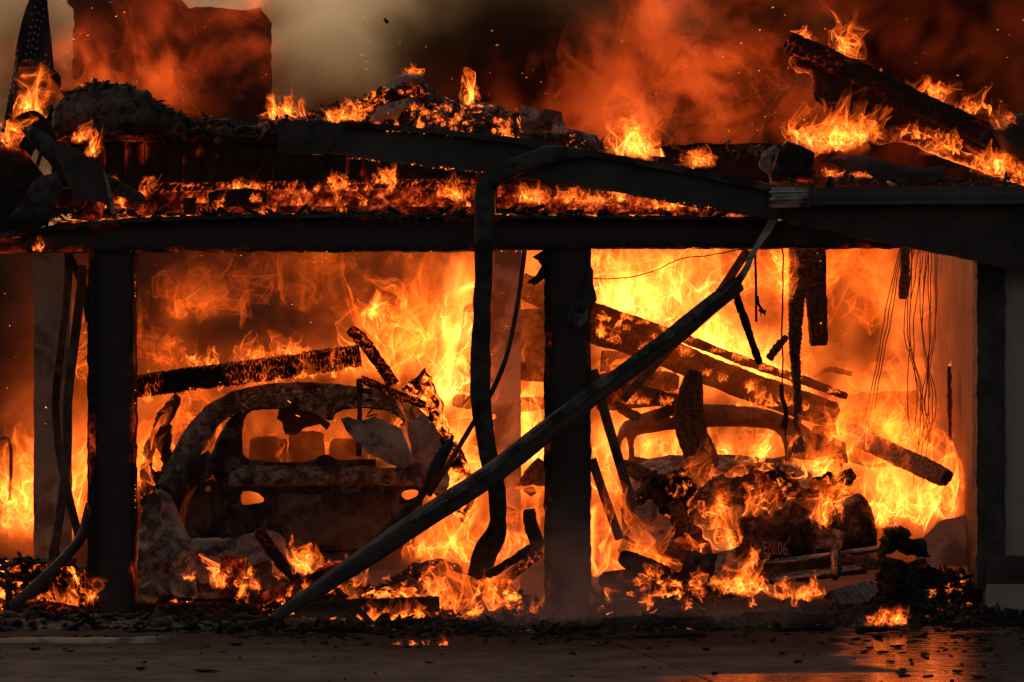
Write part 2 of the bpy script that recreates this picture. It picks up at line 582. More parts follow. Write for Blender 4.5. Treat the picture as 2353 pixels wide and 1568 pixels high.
def bed(name, x0, x1, y0, y1, h, mat, seed=1, res=0.035, z0=0.0, prof=None, amp=0.5, freq=5.0):
    """a heap on the floor: height field over x, y"""
    nx, ny = max(4, int((x1 - x0) / res)), max(4, int((y1 - y0) / res))
    X_, Y_ = np.meshgrid(np.linspace(x0, x1, nx), np.linspace(y0, y1, ny))
    a, b = (X_ - x0) / (x1 - x0), (Y_ - y0) / (y1 - y0)
    p = np.c_[X_.ravel(), Y_.ravel(), np.zeros(X_.size)]
    ragged = 0.5 * fbm(p * np.array([2.2, 2.2, 1]), 4, seed + 4).reshape(X_.shape)
    e = np.clip(np.minimum(np.minimum(a, 1 - a) * 6, (np.minimum(b, (1 - b) * 1.5) * 1.6 + ragged - 0.12) * 2), -0.2, 1)
    z = (1 + amp * fbm(p * freq, 4, seed)).reshape(X_.shape)
    z = z + 0.35 * amp * np.abs(fbm(p * freq * 4, 3, seed + 9)).reshape(X_.shape)
    pr = 1.0 if prof is None else prof(X_, Y_)
    Z = z0 - 0.02 + h * e * z * pr
    I = np.arange(nx * ny).reshape(ny, nx)
    q = np.stack([I[:-1, :-1], I[:-1, 1:], I[1:, 1:], I[1:, :-1]], -1).reshape(-1, 4)
    o = mesh_obj(name, np.c_[p[:, :2], Z.ravel()], q, mat, None, True)
    return o, p, Z.ravel()

def box(name, lo, hi, mat, parent=None, bev=0.01):
    bm = bmesh.new()
    bmesh.ops.create_cube(bm, size=1)
    lo, hi = np.array(lo, float), np.array(hi, float)
    for v in bm.verts: v.co = Vector((lo + hi) / 2 + np.array(v.co) * (hi - lo))
    if bev: bmesh.ops.bevel(bm, geom=list(bm.edges), offset=bev, segments=2, affect='EDGES')
    V = np.array([v.co for v in bm.verts]); Fc = [[v.index for v in f.verts] for f in bm.faces]
    bm.free()
    return mesh_obj(name, V, Fc, mat, parent)

# ------------------------------------------------------------------ helpers: flames
def flame_sheet(r, c, w, h, lean=0.0, turb=1.0, nu=22, nt=54, arc=0.35, breakup=0.6, tip=1.0, axis=None):
    """a streak surface: gas released along a burning edge and carried up through a swirling field"""
    nm = 26
    lam = h * 1.0 * (0.13 ** r.random(nm))
    kd = r.normal(size=(nm, 3)); kd[:, 2] *= 0.75; kd /= np.linalg.norm(kd, axis=1)[:, None]
    K = kd * (2 * math.pi / lam)[:, None]
    A = np.cross(kd, r.normal(size=(nm, 3)))
    A *= (0.50 * turb * (lam / h) ** 0.45)[:, None] * h / math.sqrt(nm) * 1.9
    ph = r.random(nm) * 6.28
    om = r.normal(size=nm) * 2.0
    s = np.linspace(-1, 1, nu)
    a = np.linspace(0, 1, nt) ** 0.9
    S, AG = np.meshgrid(s, a)
    ax = np.array(axis if axis is not None else (1, 0, 0), float)
    ay = np.cross((0, 0, 1), ax)
    wave = 0.25 * w * arc * np.sin(S * (2 + 3 * r.random()) + r.random() * 6)
    p = (S * w / 2)[..., None] * ax + (w * arc * (S ** 2 - .5) * r.choice([-1, 1]) + wave)[..., None] * ay
    p = p + np.zeros(3)
    p[..., 2] += 0.05 * h * np.sin(S * 4 + r.random() * 6)
    age = AG[..., None]
    n = 22
    sh = p.shape
    for k in range(n):
        tt = -AG + AG * (k + .5) / n
        loc = AG * (k + .5) / n
        arg = (p.reshape(-1, 3) @ K.T).reshape(*sh[:2], nm) + ph + om * tt[..., None] - (K[:, 2] * h * 0.55) * tt[..., None]
        vel = np.cos(arg) @ A
        vel = vel * np.clip(loc * 3.0, 0.12, 1.15)[..., None]
        vel[..., 0] += lean * h * (0.4 + loc) - p[..., 0] * 0.55 * loc
        vel[..., 1] -= p[..., 1] * 0.5 * loc
        vel[..., 2] += h * (0.62 + 0.5 * loc)
        p = p + vel * (age / n)
    q = np.c_[(S * w * 2.2 / h).ravel(), (AG * 2.6).ravel(), np.full(S.size, r.random() * 50)]
    nz = fbm(q * 1.4, 3, int(r.integers(1, 9999))).reshape(S.shape)
    edge = np.clip((1 - np.abs(S)) * 3.2, 0, 1)
    life = np.clip(AG * 4.5, 0, 1) ** 1.3 * np.clip((1 - AG) * 1.7, 0, 1) ** tip
    heat = edge * life * np.clip(0.75 + breakup * 2.0 * nz - 0.35 * AG, 0, 1.5)
    V = p.reshape(-1, 3) + np.array(c)
    I = np.arange(nu * nt).reshape(nt, nu)
    f = np.stack([I[:-1, :-1], I[:-1, 1:], I[1:, 1:], I[1:, :-1]], -1).reshape(-1, 4)
    hv = heat.ravel()
    f = f[hv[f].max(1) > 0.015]
    return V, f, hv

def fire(name, specs, mat, seed, label=None, cat=None, group=None, kind=None):
    """specs: (u, v, Y, width px, height px, count, spread px, opts) -> one mesh of flame sheets"""
    r = np.random.default_rng(seed)
    VV, FF, HH, n = [], [], [], 0
    for sp in specs:
        u, v, Y, w, h, cnt, spr = sp[:7]
        o = sp[7] if len(sp) > 7 else {}
        slope = o.get('slope', 0.0)
        for k in range(cnt):
            t = (r.random() - .5) if cnt > 1 else 0
            uu = u + t * spr
            vv = v + slope * t * spr + (r.random() - .5) * o.get('dv', 6)
            yy = Y + (r.random() - .5) * o.get('dy', 0.25)
            s = SC(yy)
            ww, hh = w * s * (0.6 + 0.8 * r.random()), h * s * (0.55 + 0.75 * r.random())
            an = (r.random() - .5) * 1.2
            V, f, hv = flame_sheet(r, P(uu, vv, yy), ww, hh, o.get('lean', 0.0) + (r.random() - .5) * 0.7, o.get('turb', 1.0),
                                   nu=o.get('nu', 20), nt=o.get('nt', 48), arc=0.2 + 0.5 * r.random(), breakup=o.get('brk', 0.6),
                                   axis=(math.cos(an), math.sin(an), 0))
            VV.append(V); FF.append(f + n); HH.append(hv * o.get('k', 1.0)); n += len(V)
    ob = mesh_obj(name, np.vstack(VV), np.vstack(FF), mat, None, True, {'hotness': np.concatenate(HH)})
    return tag(ob, label, cat, group, kind)

def volume(name, lo, hi, res, field, mat, label):
    """a cloud of burning gas or smoke: density field written into a voxel grid"""
    me = bpy.data.meshes.new(name)
    ob = bpy.data.objects.new(name, me)
    COL.objects.link(ob)
    ng = bpy.data.node_groups.new(name, 'GeometryNodeTree')
    ng.interface.new_socket('Geometry', in_out='OUTPUT', socket_type='NodeSocketGeometry')
    vc = ng.nodes.new('GeometryNodeVolumeCube')
    out = ng.nodes.new('NodeGroupOutput')
    sm = ng.nodes.new('GeometryNodeSetMaterial')
    vc.inputs['Min'].default_value = lo
    vc.inputs['Max'].default_value = hi
    for a, q in zip('XYZ', res): vc.inputs['Resolution ' + a].default_value = q
    pos = ng.nodes.new('GeometryNodeInputPosition').outputs[0]
    sep = ng.nodes.new('ShaderNodeSeparateXYZ')
    ng.links.new(pos, sep.inputs[0])
    d = field(ng, pos, *[X(ng, sep.outputs[i]) for i in range(3)])
    ng.links.new(d.k, vc.inputs['Density'])
    ng.links.new(vc.outputs[0], sm.inputs[0])
    ng.links.new(sm.outputs[0], out.inputs[0])
    sm.inputs['Material'].default_value = mat
    ob.modifiers.new('gas', 'NODES').node_group = ng
    return tag(ob, label, None, None, 'stuff')

def blob_sum(x, z, blobs, Y):
    s = SC(Y)
    tot = None
    for (u, v, ru, rv, k) in blobs:
        cx, _, cz = P(u, v, Y)
        a = (x - cx) / (ru * s)
        b = (z - cz) / (rv * s)
        g = (0.0 - (a * a + b * b)).exp() * k
        tot = g if tot is None else tot + g
    return tot

def gas_mat(name, emis=None, absorb=None, scat=None, c_lo=(1, .15, .012), c_hi=None):
    m = bpy.data.materials.new(name)
    m.use_nodes = True
    t = m.node_tree
    t.nodes.clear()
    out = t.nodes.new('ShaderNodeOutputMaterial')
    at = t.nodes.new('ShaderNodeAttribute'); at.attribute_name = 'density'
    d = X(t, at.outputs['Fac'])
    sh = None
    def join(a, b):
        if a is None: return b
        n = t.nodes.new('ShaderNodeAddShader')
        t.links.new(a, n.inputs[0]); t.links.new(b, n.inputs[1])
        return n.outputs[0]
    if emis:
        e = t.nodes.new('ShaderNodeEmission')
        if c_hi: t.links.new(colmix(t, d.ramp(0.05, 1.6, smooth=False), c_lo, c_hi), e.inputs[0])
        else: e.inputs[0].default_value = (*c_lo, 1)
        t.links.new((d * emis).k, e.inputs[1])
        sh = join(sh, e.outputs[0])
    if absorb:
        a = t.nodes.new('ShaderNodeVolumeAbsorption')
        a.inputs[0].default_value = (0.22, 0.12, 0.0, 1)
        t.links.new((d * absorb).k, a.inputs[1])
        sh = join(sh, a.outputs[0])
    if scat:
        a = t.nodes.new('ShaderNodeVolumeScatter')
        a.inputs[0].default_value = (0.9, 0.85, 0.8, 1)
        t.links.new((d * scat).k, a.inputs['Density'])
        sh = join(sh, a.outputs[0])
    t.links.new(sh, out.inputs['Volume'])
    return m

# ------------------------------------------------------------------ materials
M = {}
M['black'] = surf('burnt_black_paint', (0.055, 0.046, 0.046), (0.095, 0.082, 0.080), 5, 0.8, bumpk=0.5, bscale=60, c3=(0.045, 0.04, 0.038), s3=1.7)
M['soffit'] = surf('sooty_painted_board', (0.055, 0.050, 0.050), (0.092, 0.085, 0.083), 3, 0.65, bumpk=0.3)
M['gutter'] = surf('sooty_painted_metal', (0.035, 0.034, 0.034), (0.09, 0.088, 0.085), 4, 0.5, 0.4, c3=(0.02, 0.02, 0.02), s3=2.5, bumpk=0.5, bscale=30)
M['gutter_pale'] = surf('scuffed_gutter_paint', (0.05, 0.049, 0.048), (0.19, 0.185, 0.18), 6, 0.6, 0.2, c3=(0.03, 0.03, 0.03), s3=3.5, bumpk=0.5, bscale=30, flake=9)
M['metal'] = surf('scorched_bare_metal', (0.26, 0.255, 0.25), (0.46, 0.45, 0.43), 7, 0.42, 0.75, c3=(0.05, 0.047, 0.045), s3=4, bumpk=0.2)
M['chrome'] = surf('smoked_chrome', (0.30, 0.28, 0.26), (0.42, 0.40, 0.38), 9, 0.3, 0.95, c3=(0.10, 0.09, 0.08), s3=5, bumpk=0.15)
M['ash'] = surf('ash_grey_plaster', (0.32, 0.29, 0.26), (0.50, 0.46, 0.42), 5, 0.9, c3=(0.09, 0.08, 0.075), s3=3.0, bumpk=0.9, bscale=25, cracks=7, flake=6)
M['ashdark'] = surf('dark_ash', (0.05, 0.046, 0.044), (0.13, 0.12, 0.115), 6, 0.95, c3=(0.025, 0.022, 0.02), s3=3.0, bumpk=1.0, bscale=22, cracks=9, flake=11)
M['paper'] = surf('scorched_board', (0.26, 0.23, 0.20), (0.38, 0.35, 0.31), 6, 0.85, c3=(0.07, 0.06, 0.05), s3=3.5, bumpk=0.4)
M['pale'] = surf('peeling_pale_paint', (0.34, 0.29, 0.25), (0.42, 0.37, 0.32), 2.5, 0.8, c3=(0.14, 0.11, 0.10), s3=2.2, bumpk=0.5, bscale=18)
M['palelit'] = surf('pale_paint_firelit', (0.60, 0.50, 0.42), (0.72, 0.62, 0.52), 2.5, 0.8, c3=(0.30, 0.22, 0.17), s3=2.4, bumpk=0.5, bscale=18)  # lighter copy of the pale paint; firelight is put into its colour
M['stucco'] = surf('cream_stucco', (0.40, 0.37, 0.34), (0.45, 0.42, 0.38), 3, 0.9, bumpk=0.5, bscale=120, c3=(0.25, 0.23, 0.2), s3=0.9)
M['wall_in'] = surf('smoked_inner_plaster', (0.15, 0.075, 0.03), (0.20, 0.105, 0.045), 1.5, 0.9, c3=(0.08, 0.05, 0.03), s3=0.8, bumpk=0.2)
M['wall_back'] = surf('burnt_back_wall', (0.03, 0.025, 0.022), (0.07, 0.06, 0.05), 1.5, 0.95, bumpk=0.4)
M['rust'] = surf('fire_scaled_steel', (0.10, 0.075, 0.06), (0.20, 0.16, 0.135), 7, 0.75, 0.35, c3=(0.05, 0.035, 0.03), s3=3.5, bumpk=0.6, bscale=30)
M['carash'] = surf('flaking_car_paint', (0.15, 0.135, 0.12), (0.36, 0.33, 0.30), 13, 0.85, 0.1, c3=(0.06, 0.05, 0.045), s3=6, bumpk=1.0, bscale=35, lo=0.44, hi=0.56, cracks=14, flake=16)
M['cardark'] = surf('sooted_car_panel', (0.022, 0.018, 0.017), (0.06, 0.05, 0.046), 5, 0.7, 0.2, c3=(0.13, 0.12, 0.11), s3=9, bumpk=0.7, bscale=30, flake=20)
M['flag'] = surf('dusky_navy_cloth', (0.018, 0.018, 0.024), (0.028, 0.028, 0.036), 4, 0.9, bumpk=0.3, bscale=200)
M['star'] = surf('dusky_white_cloth', (0.40, 0.37, 0.33), (0.5, 0.46, 0.4), 9, 0.9, bumpk=0)
M['wire'] = surf('burnt_wire', (0.02, 0.016, 0.014), (0.045, 0.036, 0.03), 12, 0.8, 0.2, bumpk=0)
M['char'] = char_mat('dead_char', 0.0)
M['char_dim'] = char_mat('char_dim_embers', 0.8, cover=0.36, red=0.10)
M['char_mid'] = char_mat('char_glowing', 1.8, cover=0.52, red=0.14)
M['char_hot'] = char_mat('char_hot', 0.85, cover=0.58, red=0.10, base=(0.03, 0.018, 0.014), cells=True)
M['char_red'] = char_mat('char_red', 0.45, cover=0.5, red=0.09, base=(0.03, 0.018, 0.014), cells=True)
M['char_brown'] = char_mat('char_brown', 0.0, base=(0.13, 0.085, 0.055), ash=0.6)  # lighter base stands for firelight on the cell faces
M['char_rib'] = char_mat('char_ribbed', 2.6, cover=0.44, red=0.15)
M['post'] = char_mat('charred_post', 0.55, base=(0.066, 0.055, 0.054), cover=0.33, red=0.09, ash=0.12)
M['rim'] = char_mat('char_rim', 1.6, cover=0.45, red=0.13)
M['ember'] = ember_mat('embers', 2.2)
M['ember_hot'] = ember_mat('embers_hot', 3.0, 0.44, 0.58)
M['ember_dim'] = ember_mat('embers_dim', 1.3, 0.56, 0.66)
M['ember_ash'] = ember_mat('embers_in_ash', 1.6, 0.55, 0.64, 18, (0.05, 0.045, 0.042), (0.24, 0.22, 0.2), 0.9)
M['spark'] = glow_mat('spark', (1.0, 0.22, 0.02), 3.0)
M['flame'] = flame_mat('flame', 0.43, (1.0, 0.165, 0.017))
M['flame_soft'] = flame_mat('flame_soft', 0.26, (1.0, 0.15, 0.012))
M['smoke_billow_glow'] = flame_mat('smoke_billow_glow', 0.012, (1.0, 0.11, 0.011))
M['flame_hot'] = flame_mat('flame_hot', 0.60, (1.0, 0.20, 0.025))

# ------------------------------------------------------------------ the setting: driveway, garage floor
def concrete():
    m, t, b, obj, pos = new_mat('sooty_concrete')
    f = noise(t, pos, 2.6, 8, 0.72).ramp(0.36, 0.64)
    c = colmix(t, f, (0.034, 0.036, 0.039), (0.090, 0.094, 0.100))
    g = noise(t, pos, 9, 6, 0.7).ramp(0.55, 0.7)
    c = colmix(t, g * 0.6, c, (0.05, 0.045, 0.042))
    sep = t.nodes.new('ShaderNodeSeparateXYZ'); t.links.new(pos, sep.inputs[0])
    x, y = X(t, sep.outputs[0]), X(t, sep.outputs[1])
    wv = vmul(t, pos, (0.8, 2.4, 1))
    wet = (noise(t, wv, 1.1, 4, 0.55, 0.6) - 0.5) * 1.5
    a = (x - 2.55) / 0.85; bb = (y + 2.6) / 2.2
    a2 = (x - 1.8) / 1.35; b2 = (y + 4.5) / 0.7
    wet = (wet + 1.1 - (a * a + bb * bb).min(a2 * a2 + b2 * b2)).ramp(0.25, 0.6)
    c = colmix(t, wet * 0.75, c, (0.035, 0.031, 0.029))
    soot = (noise(t, vmul(t, pos, (1.2, 2.6, 1)), 1.0, 6, 0.68) * 2.0 + y * 0.5 + 0.70).ramp(0.05, 0.75)
    c = colmix(t, soot * 0.9, c, (0.022, 0.019, 0.018))
    t.links.new(c, b.inputs['Base Color'])
    sm = noise(t, wv, 6, 4, 0.6).ramp(0.35, 0.65, 0.08, 0.32)
    r = wet * (sm - 0.8) + 0.8
    t.links.new(r.k, b.inputs['Roughness'])
    t.links.new((wet * 0.45 + 0.06).k, b.inputs['Specular IOR Level'])
    bump(t, b, noise(t, pos, 45, 5, 0.65) * (1.05 - wet) + noise(t, wv, 7, 3) * 0.22, 0.35, 0.012)
    return m
M['concrete'] = concrete()
M['soil'] = surf('sooty_soil', (0.05, 0.045, 0.04), (0.09, 0.08, 0.07), 0.8, 0.95, bumpk=0.4)
tag(mesh_obj('ground', [(-300, -60, -0.06), (300, -60, -0.06), (300, 500, -0.06), (-300, 500, -0.06)], [(0, 1, 2, 3)], M['soil']), 'dark sooty ground around the garage', None, None, 'structure')
drive = thing('driveway', 'grey sooty concrete driveway in front of the garage', None, (0, -4, 0))
drive['kind'] = 'structure'
def slab(x0, x1, y0, y1):
    sk = lambda x, y: x + (-2.08 - y) * 0.17
    bm = bmesh.new()
    vs_ = [bm.verts.new((sk(a, b) - 0, b + 4, z)) for z in (-0.1, 0) for a, b in ((x0, y0), (x1, y0), (x1, y1), (x0, y1))]
    for f in ((3, 2, 1, 0), (4, 5, 6, 7), (0, 1, 5, 4), (1, 2, 6, 5), (2, 3, 7, 6), (3, 0, 4, 7)): bm.faces.new([vs_[i] for i in f])
    bmesh.ops.bevel(bm, geom=list(bm.edges), offset=0.006, segments=2, affect='EDGES')
    me = bpy.data.meshes.new('concrete_slab'); bm.to_mesh(me); bm.free()
    me.materials.append(M['concrete'])
    o = bpy.data.objects.new('concrete_slab', me); COL.objects.link(o); o.parent = drive
for x0, x1 in ((-10, -4.5), (-4.488, 0.604), (0.616, 5.7), (5.712, 10)):
    for y0, y1 in ((-9.0, -5.012), (-5.0, -0.25)):
        slab(x0, x1, y0, y1)
fl = box('garage_floor', (-6.5, -0.24, -0.12), (6.5, 8.2, 0.0), M['soil'], None, 0)
tag(fl, 'blackened floor slab inside the garage', None, None, 'structure')

# ------------------------------------------------------------------ garage: front frame, inner posts, back and side walls
gar = thing('burning_garage', 'black charred double garage front of posts and a header beam', 'garage', (0, 0, 0))
def post(u0, u1, v0, v1, Y, mat, th, name='post', jag=0.012, **k):
    return relief(name, [(u0, v1), (u0, v0), (u1, v0), (u1, v1)], Y, mat, gar, thick=th, jag=jag, res=0.03, amp=0.01, freq=3, soft=0, **k)
relief('header_beam', [(-80, 583), (-80, 548), (60, 548), (115, 532), (300, 511), (640, 502), (1100, 503), (1780, 508), (2300, 520), (2300, 575), (2085, 571),
       (1700, 571), (1360, 572), (1250, 573), (1100, 577), (640, 579), (310, 579), (200, 579)], 0.0, M['post'], gar, thick=0.26, soft=0, jag=0.010, res=0.035, amp=0.012, freq=2.5)
relief('roof_deck_edge', [(-80, 556), (100, 536), (300, 512), (640, 502), (1100, 503), (1780, 508), (1780, 500), (1100, 495), (640, 494), (330, 500), (110, 522), (-80, 544)], -0.12, M['ashdark'], gar, thick=0.16, jag=0.014, res=0.03, amp=0.01)
post(206, 311, 572, 1418, 0.02, M['post'], 0.24)
post(1251, 1357, 566, 1412, 0.02, M['post'], 0.24)
relief('post_flare', [(1262, 1412), (1262, 1360), (1350, 1350), (1366, 1412)], -0.12, M['black'], gar, thick=0.05, jag=0.01)
post(205, 221, 576, 1416, -0.115, M['post'], 0.03, 'corner_trim')
post(1252, 1266, 576, 1400, -0.115, M['post'], 0.03, 'corner_trim')
post(2240, 2304, 560, 1352, 0.02, M['black'], 0.22)
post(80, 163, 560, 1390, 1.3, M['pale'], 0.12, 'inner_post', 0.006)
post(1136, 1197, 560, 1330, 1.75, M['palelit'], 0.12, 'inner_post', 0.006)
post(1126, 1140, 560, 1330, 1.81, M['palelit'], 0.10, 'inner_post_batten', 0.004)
relief('torn_bracket', [(1252, 640), (1228, 655), (1210, 650), (1232, 632), (1244, 612), (1236, 598), (1222, 590), (1252, 574)], -0.02, M['black'], gar, thick=0.02, jag=0.006, res=0.02, amp=0.02)
relief('torn_bracket', [(1355, 610), (1364, 622), (1362, 650), (1372, 690), (1362, 706), (1330, 702), (1345, 660)], -0.14, M['black'], gar, thick=0.02, jag=0.006, res=0.02, amp=0.02)
relief('torn_paper', [(1312, 740), (1318, 716), (1338, 722), (1352, 706), (1350, 738), (1332, 752)], -0.19, M['ash'], gar, thick=0.004, jag=0.004, res=0.015, amp=0.03, freq=9)
relief('torn_board', [(1300, 735), (1316, 690), (1366, 692), (1352, 712), (1334, 705), (1318, 716), (1310, 748)], -0.16, M['black'], gar, thick=0.006, jag=0.004, res=0.015, amp=0.02, freq=9)
xr = P(2235, 0, 0)[0]
box('back_wall', (-6.5, 7.2, 0), (6.5, 7.4, 2.72), M['wall_back'], gar, 0)
box('side_wall', (xr + 0.12, 0.16, 0), (xr + 0.3, 7.19, 2.45), M['wall_in'], gar, 0)
box('side_wall', (-6.5, 0.16, 0), (-6.4, 7.19, 2.45), M['wall_back'], gar, 0)

# house wall right of the garage
hw = thing('house_wall', 'cream stucco house wall with dark trim at the far right', 'wall', P(2330, 1420, 0))
relief('stucco_panel', [(2305, 1276), (2305, 520), (2700, 520), (2700, 1276)], 0.0, M['stucco'], hw, soft=0, thick=0.12, res=0.06, amp=0.003)
relief('base_board', [(2262, 1341), (2262, 1277), (2700, 1277), (2700, 1341)], -0.02, M['black'], hw, soft=0, thick=0.16, res=0.05)
relief('footing', [(2262, 1425), (2262, 1342), (2700, 1342), (2700, 1425)], -0.03, M['stucco'], hw, soft=0, thick=0.16, res=0.05, jag=0.01)
relief('upper_band', [(2262, 519), (2262, 440), (2700, 440), (2700, 519)], -0.01, M['black'], hw, soft=0, thick=0.14, res=0.06)

# eave right: fascia, gutter, bright joiner, sloping soffit
ev = thing('roof_eave', 'dark overhanging eave with gutter above the car bay', 'eave', P(2050, 500, -0.3))
gp = [(0, -0.055), (-0.075, -0.055), (-0.085, -0.02), (-0.10, 0.0), (-0.10, 0.035), (-0.125, 0.055), (-0.115, 0.062), (-0.088, 0.042), (-0.088, 0.0), (-0.07, -0.04), (0, -0.045)]
def gutter_run(name, pts, mat, k=1.0):
    pth = smooth_path(PA(pts, 0), 0.06)
    # profile: a = towards viewer (-Y), b = up
    return sweep(name, pth, [(b * k, -a * k) for a, b in gp], mat, ev, up=(0, -1, 0), smooth=False)
gutter_run('gutter', [(1850, 453, -0.34), (2000, 451, -0.34), (2420, 449, -0.34)], M['soffit'])
gutter_run('gutter_joiner', [(1770, 455, -0.35), (1812, 454, -0.35), (1856, 453, -0.35)], M['metal'], 1.12)
for v_ in (441, 457, 471): tube('joiner_lit_ridge', [(1768, v_ + 2), (1812, v_ + 1), (1858, v_)], 0.007, M['metal'], ev, -0.475)  # thin tubes added to give the joiner the lit lines of its profile
relief('fascia_board', [(1790, 500), (1790, 472), (2700, 470), (2700, 505)], -0.30, M['soffit'], ev, soft=0, thick=0.04)
relief('soffit', [(1786, 478), (2700, 478), (2700, 720), (2353, 627), (2240, 600), (2085, 570), (1960, 545), (1850, 520), (1790, 506)], -0.24, M['soffit'], ev, soft=0, thick=0.05, jag=0.006, tilt=(0.0, -0.25))

# ------------------------------------------------------------------ burning gas and smoke
FB = [(20, 1130, 150, 110, 1.7), (40, 900, 120, 160, .22), (180, 1080, 60, 130, 1.0), (180, 850, 40, 200, .25),
      (440, 690, 65, 48, .42), (380, 860, 60, 70, .22), (335, 980, 55, 110, 1.0), (430, 1010, 60, 120, .55), (700, 850, 190, 60, .55), (560, 600, 500, 120, .035), (900, 590, 190, 60, .22),
      (930, 780, 150, 130, .75), (1065, 690, 30, 130, 1.7), (1030, 850, 40, 130, 2.4), (1045, 1030, 60, 130, 1.5), (740, 1000, 210, 70, .75), (1080, 1200, 120, 90, 1.2),
      (1160, 790, 80, 260, 1.1), (1225, 1000, 60, 120, 2.2), (1220, 620, 40, 60, .9), (1455, 660, 110, 75, 2.9), (1560, 650, 120, 110, 1.1), (1610, 800, 130, 60, 2.6), (1740, 880, 120, 40, 2.2),
      (1450, 880, 120, 150, .8), (1500, 1010, 80, 40, 2.2), (1760, 700, 130, 130, .95), (1920, 770, 170, 230, .55), (2120, 760, 150, 280, .62), (2100, 1120, 120, 90, 2.2),
      (2190, 1010, 40, 120, .8), (1720, 1010, 260, 60, 1.5), (1400, 1150, 60, 150, 1.2), (1960, 990, 140, 90, .6), (585, 1146, 50, 26, 1.3), (940, 1136, 40, 24, 1.3)]
def fire_field(ng, pos, x, y, z):
    base = blob_sum(x, z, FB, 3.6)
    wp = noise(ng, vmul(ng, pos, (1.4, 0.2, 1.0)), 1.0, 3, 0.5, 0, 1)
    wn = ng.nodes.new('ShaderNodeVectorMath'); wn.operation = 'MULTIPLY_ADD'
    ng.links.new(wp.k, wn.inputs[0]); wn.inputs[1].default_value = (0.5, 0.2, 0.9); ng.links.new(pos, wn.inputs[2])
    warped = wn.outputs[0]
    n1 = noise(ng, vmul(ng, warped, (2.1, 0.22, 1.5)), 1.0, 3, 0.55)
    n2 = noise(ng, vmul(ng, warped, (6.5, 0.40, 4.4)), 1.0, 6, 0.70)
    tex = n1.ramp(0.30, 0.68, 0.25, 1.35) * n2.ramp(0.33, 0.70, 0.18, 1.9)
    depth = y.ramp(2.2, 3.1) * (1.0 - y.ramp(4.4, 5.0)) + y.ramp(0.9, 1.6, 0.0, 0.10)  # last term adds a faint glow in front, an orange wash over the wreckage
    edge = (1.0 - y.ramp(4.8, 5.0))
    return base * tex * depth * edge
M['gas'] = gas_mat('burning_gas', 0.52, None, None, (1.0, 0.118, 0.008), (1.0, 0.175, 0.020))
volume('fire_glow', (-3.7, 0.9, 0.0), (3.75, 5.0, 2.75), (400, 36, 150), fire_field, M['gas'], 'bright orange cloud of burning gas filling the garage')

HB = [(1300, 1300, 110, 100, 1.0), (1300, 1400, 180, 60, 1.2), (1120, 1430, 240, 34, 1.0), (1500, 1420, 260, 36, .8), (1420, 1300, 60, 90, .5), (800, 1440, 260, 24, .5), (1800, 1420, 200, 30, .4)]
def haze_field(ng, pos, x, y, z):
    n = noise(ng, vmul(ng, pos, (2.0, 0.6, 2.4)), 1.0, 5, 0.62, 0.4).ramp(0.36, 0.68)
    return blob_sum(x, z, HB, -0.7) * n * y.ramp(-1.1, -0.9) * (1.0 - y.ramp(-0.45, -0.25))
M['thin_smoke'] = gas_mat('thin_smoke', None, 0.35, 1.0)
volume('thin_smoke', (-1.9, -1.1, 0.005), (2.4, -0.25, 0.9), (110, 10, 34), haze_field, M['thin_smoke'], 'thin smoke drifting along the ground before the middle post')
YS = 10.0
SB = [(1110, 110, 150, 180, .8), (1700, 120, 540, 400, 1.1), (2250, 150, 500, 420, 1.2), (1180, 190, 230, 140, 0.9), (1000, 330, 500, 120, 1.0), (760, 290, 120, 110, .55), (400, 150, 260, 210, .75), (120, 260, 120, 140, .35),
      (300, -100, 260, 90, .1), (610, 180, 40, 160, .35), (0, 160, 150, 260, .30), (700, 380, 400, 60, 1.2)]
GB = [(560, 90, 40, 120, .10), (310, 185, 150, 75, .55), (150, 160, 40, 120, .40), (230, 210, 90, 60, .35), (420, 90, 60, 130, .20), (560, 160, 90, 120, .10), (610, 20, 20, 90, .5), (440, 20, 26, 60, .25),
      (1560, 240, 200, 110, .30), (1440, 130, 90, 150, .20), (1500, 40, 70, 50, .34), (1700, 200, 140, 90, .26), (1300, 220, 120, 90, .14), (1720, 60, 260, 120, .12), (1250, 320, 300, 60, .18), (1000, 300, 200, 100, .05),
      (2050, 330, 250, 90, .13), (1480, 300, 420, 40, .16), (2150, 160, 300, 220, .075)]
def smoke_tex(ng, pos, lo, hi, a, b, sc1=0.8):
    wp = noise(ng, vmul(ng, pos, (0.5, 0.2, 0.5)), 1.0, 3, 0.5, 0, 1)
    wn = ng.nodes.new('ShaderNodeVectorMath'); wn.operation = 'MULTIPLY_ADD'
    ng.links.new(wp.k, wn.inputs[0]); wn.inputs[1].default_value = (1.2, 0.3, 1.2); ng.links.new(pos, wn.inputs[2])
    n = noise(ng, vmul(ng, wn.outputs[0], (sc1, 0.08, sc1)), 1.0, 9, 0.74, 0.35)
    return n.ramp(lo, hi, a, b)
def smoke_field(ng, pos, x, y, z):
    b = blob_sum(x, z, SB, YS)
    d = (b * smoke_tex(ng, pos, 0.3, 0.7, 0.35, 1.5) - 0.06).max(0.0)
    return d * y.ramp(8.2, 8.9) * (1.0 - y.ramp(11.0, 11.8))
def glow_field(ng, pos, x, y, z):
    b = blob_sum(x, z, GB, YS)
    return b * smoke_tex(ng, pos, 0.43, 0.60, 0.05, 1.7, 1.9) * y.ramp(8.0, 8.6) * (1.0 - y.ramp(9.0, 9.8))
M['smoke'] = gas_mat('dark_smoke', None, 1.6, 0.11)
M['smoke_glow'] = gas_mat('fire_lit_smoke', 1.0, None, None, (1.0, 0.088, 0.012), (1.0, 0.16, 0.018))
xl, xh = P(-260, 0, YS)[0], P(2620, 0, YS)[0]
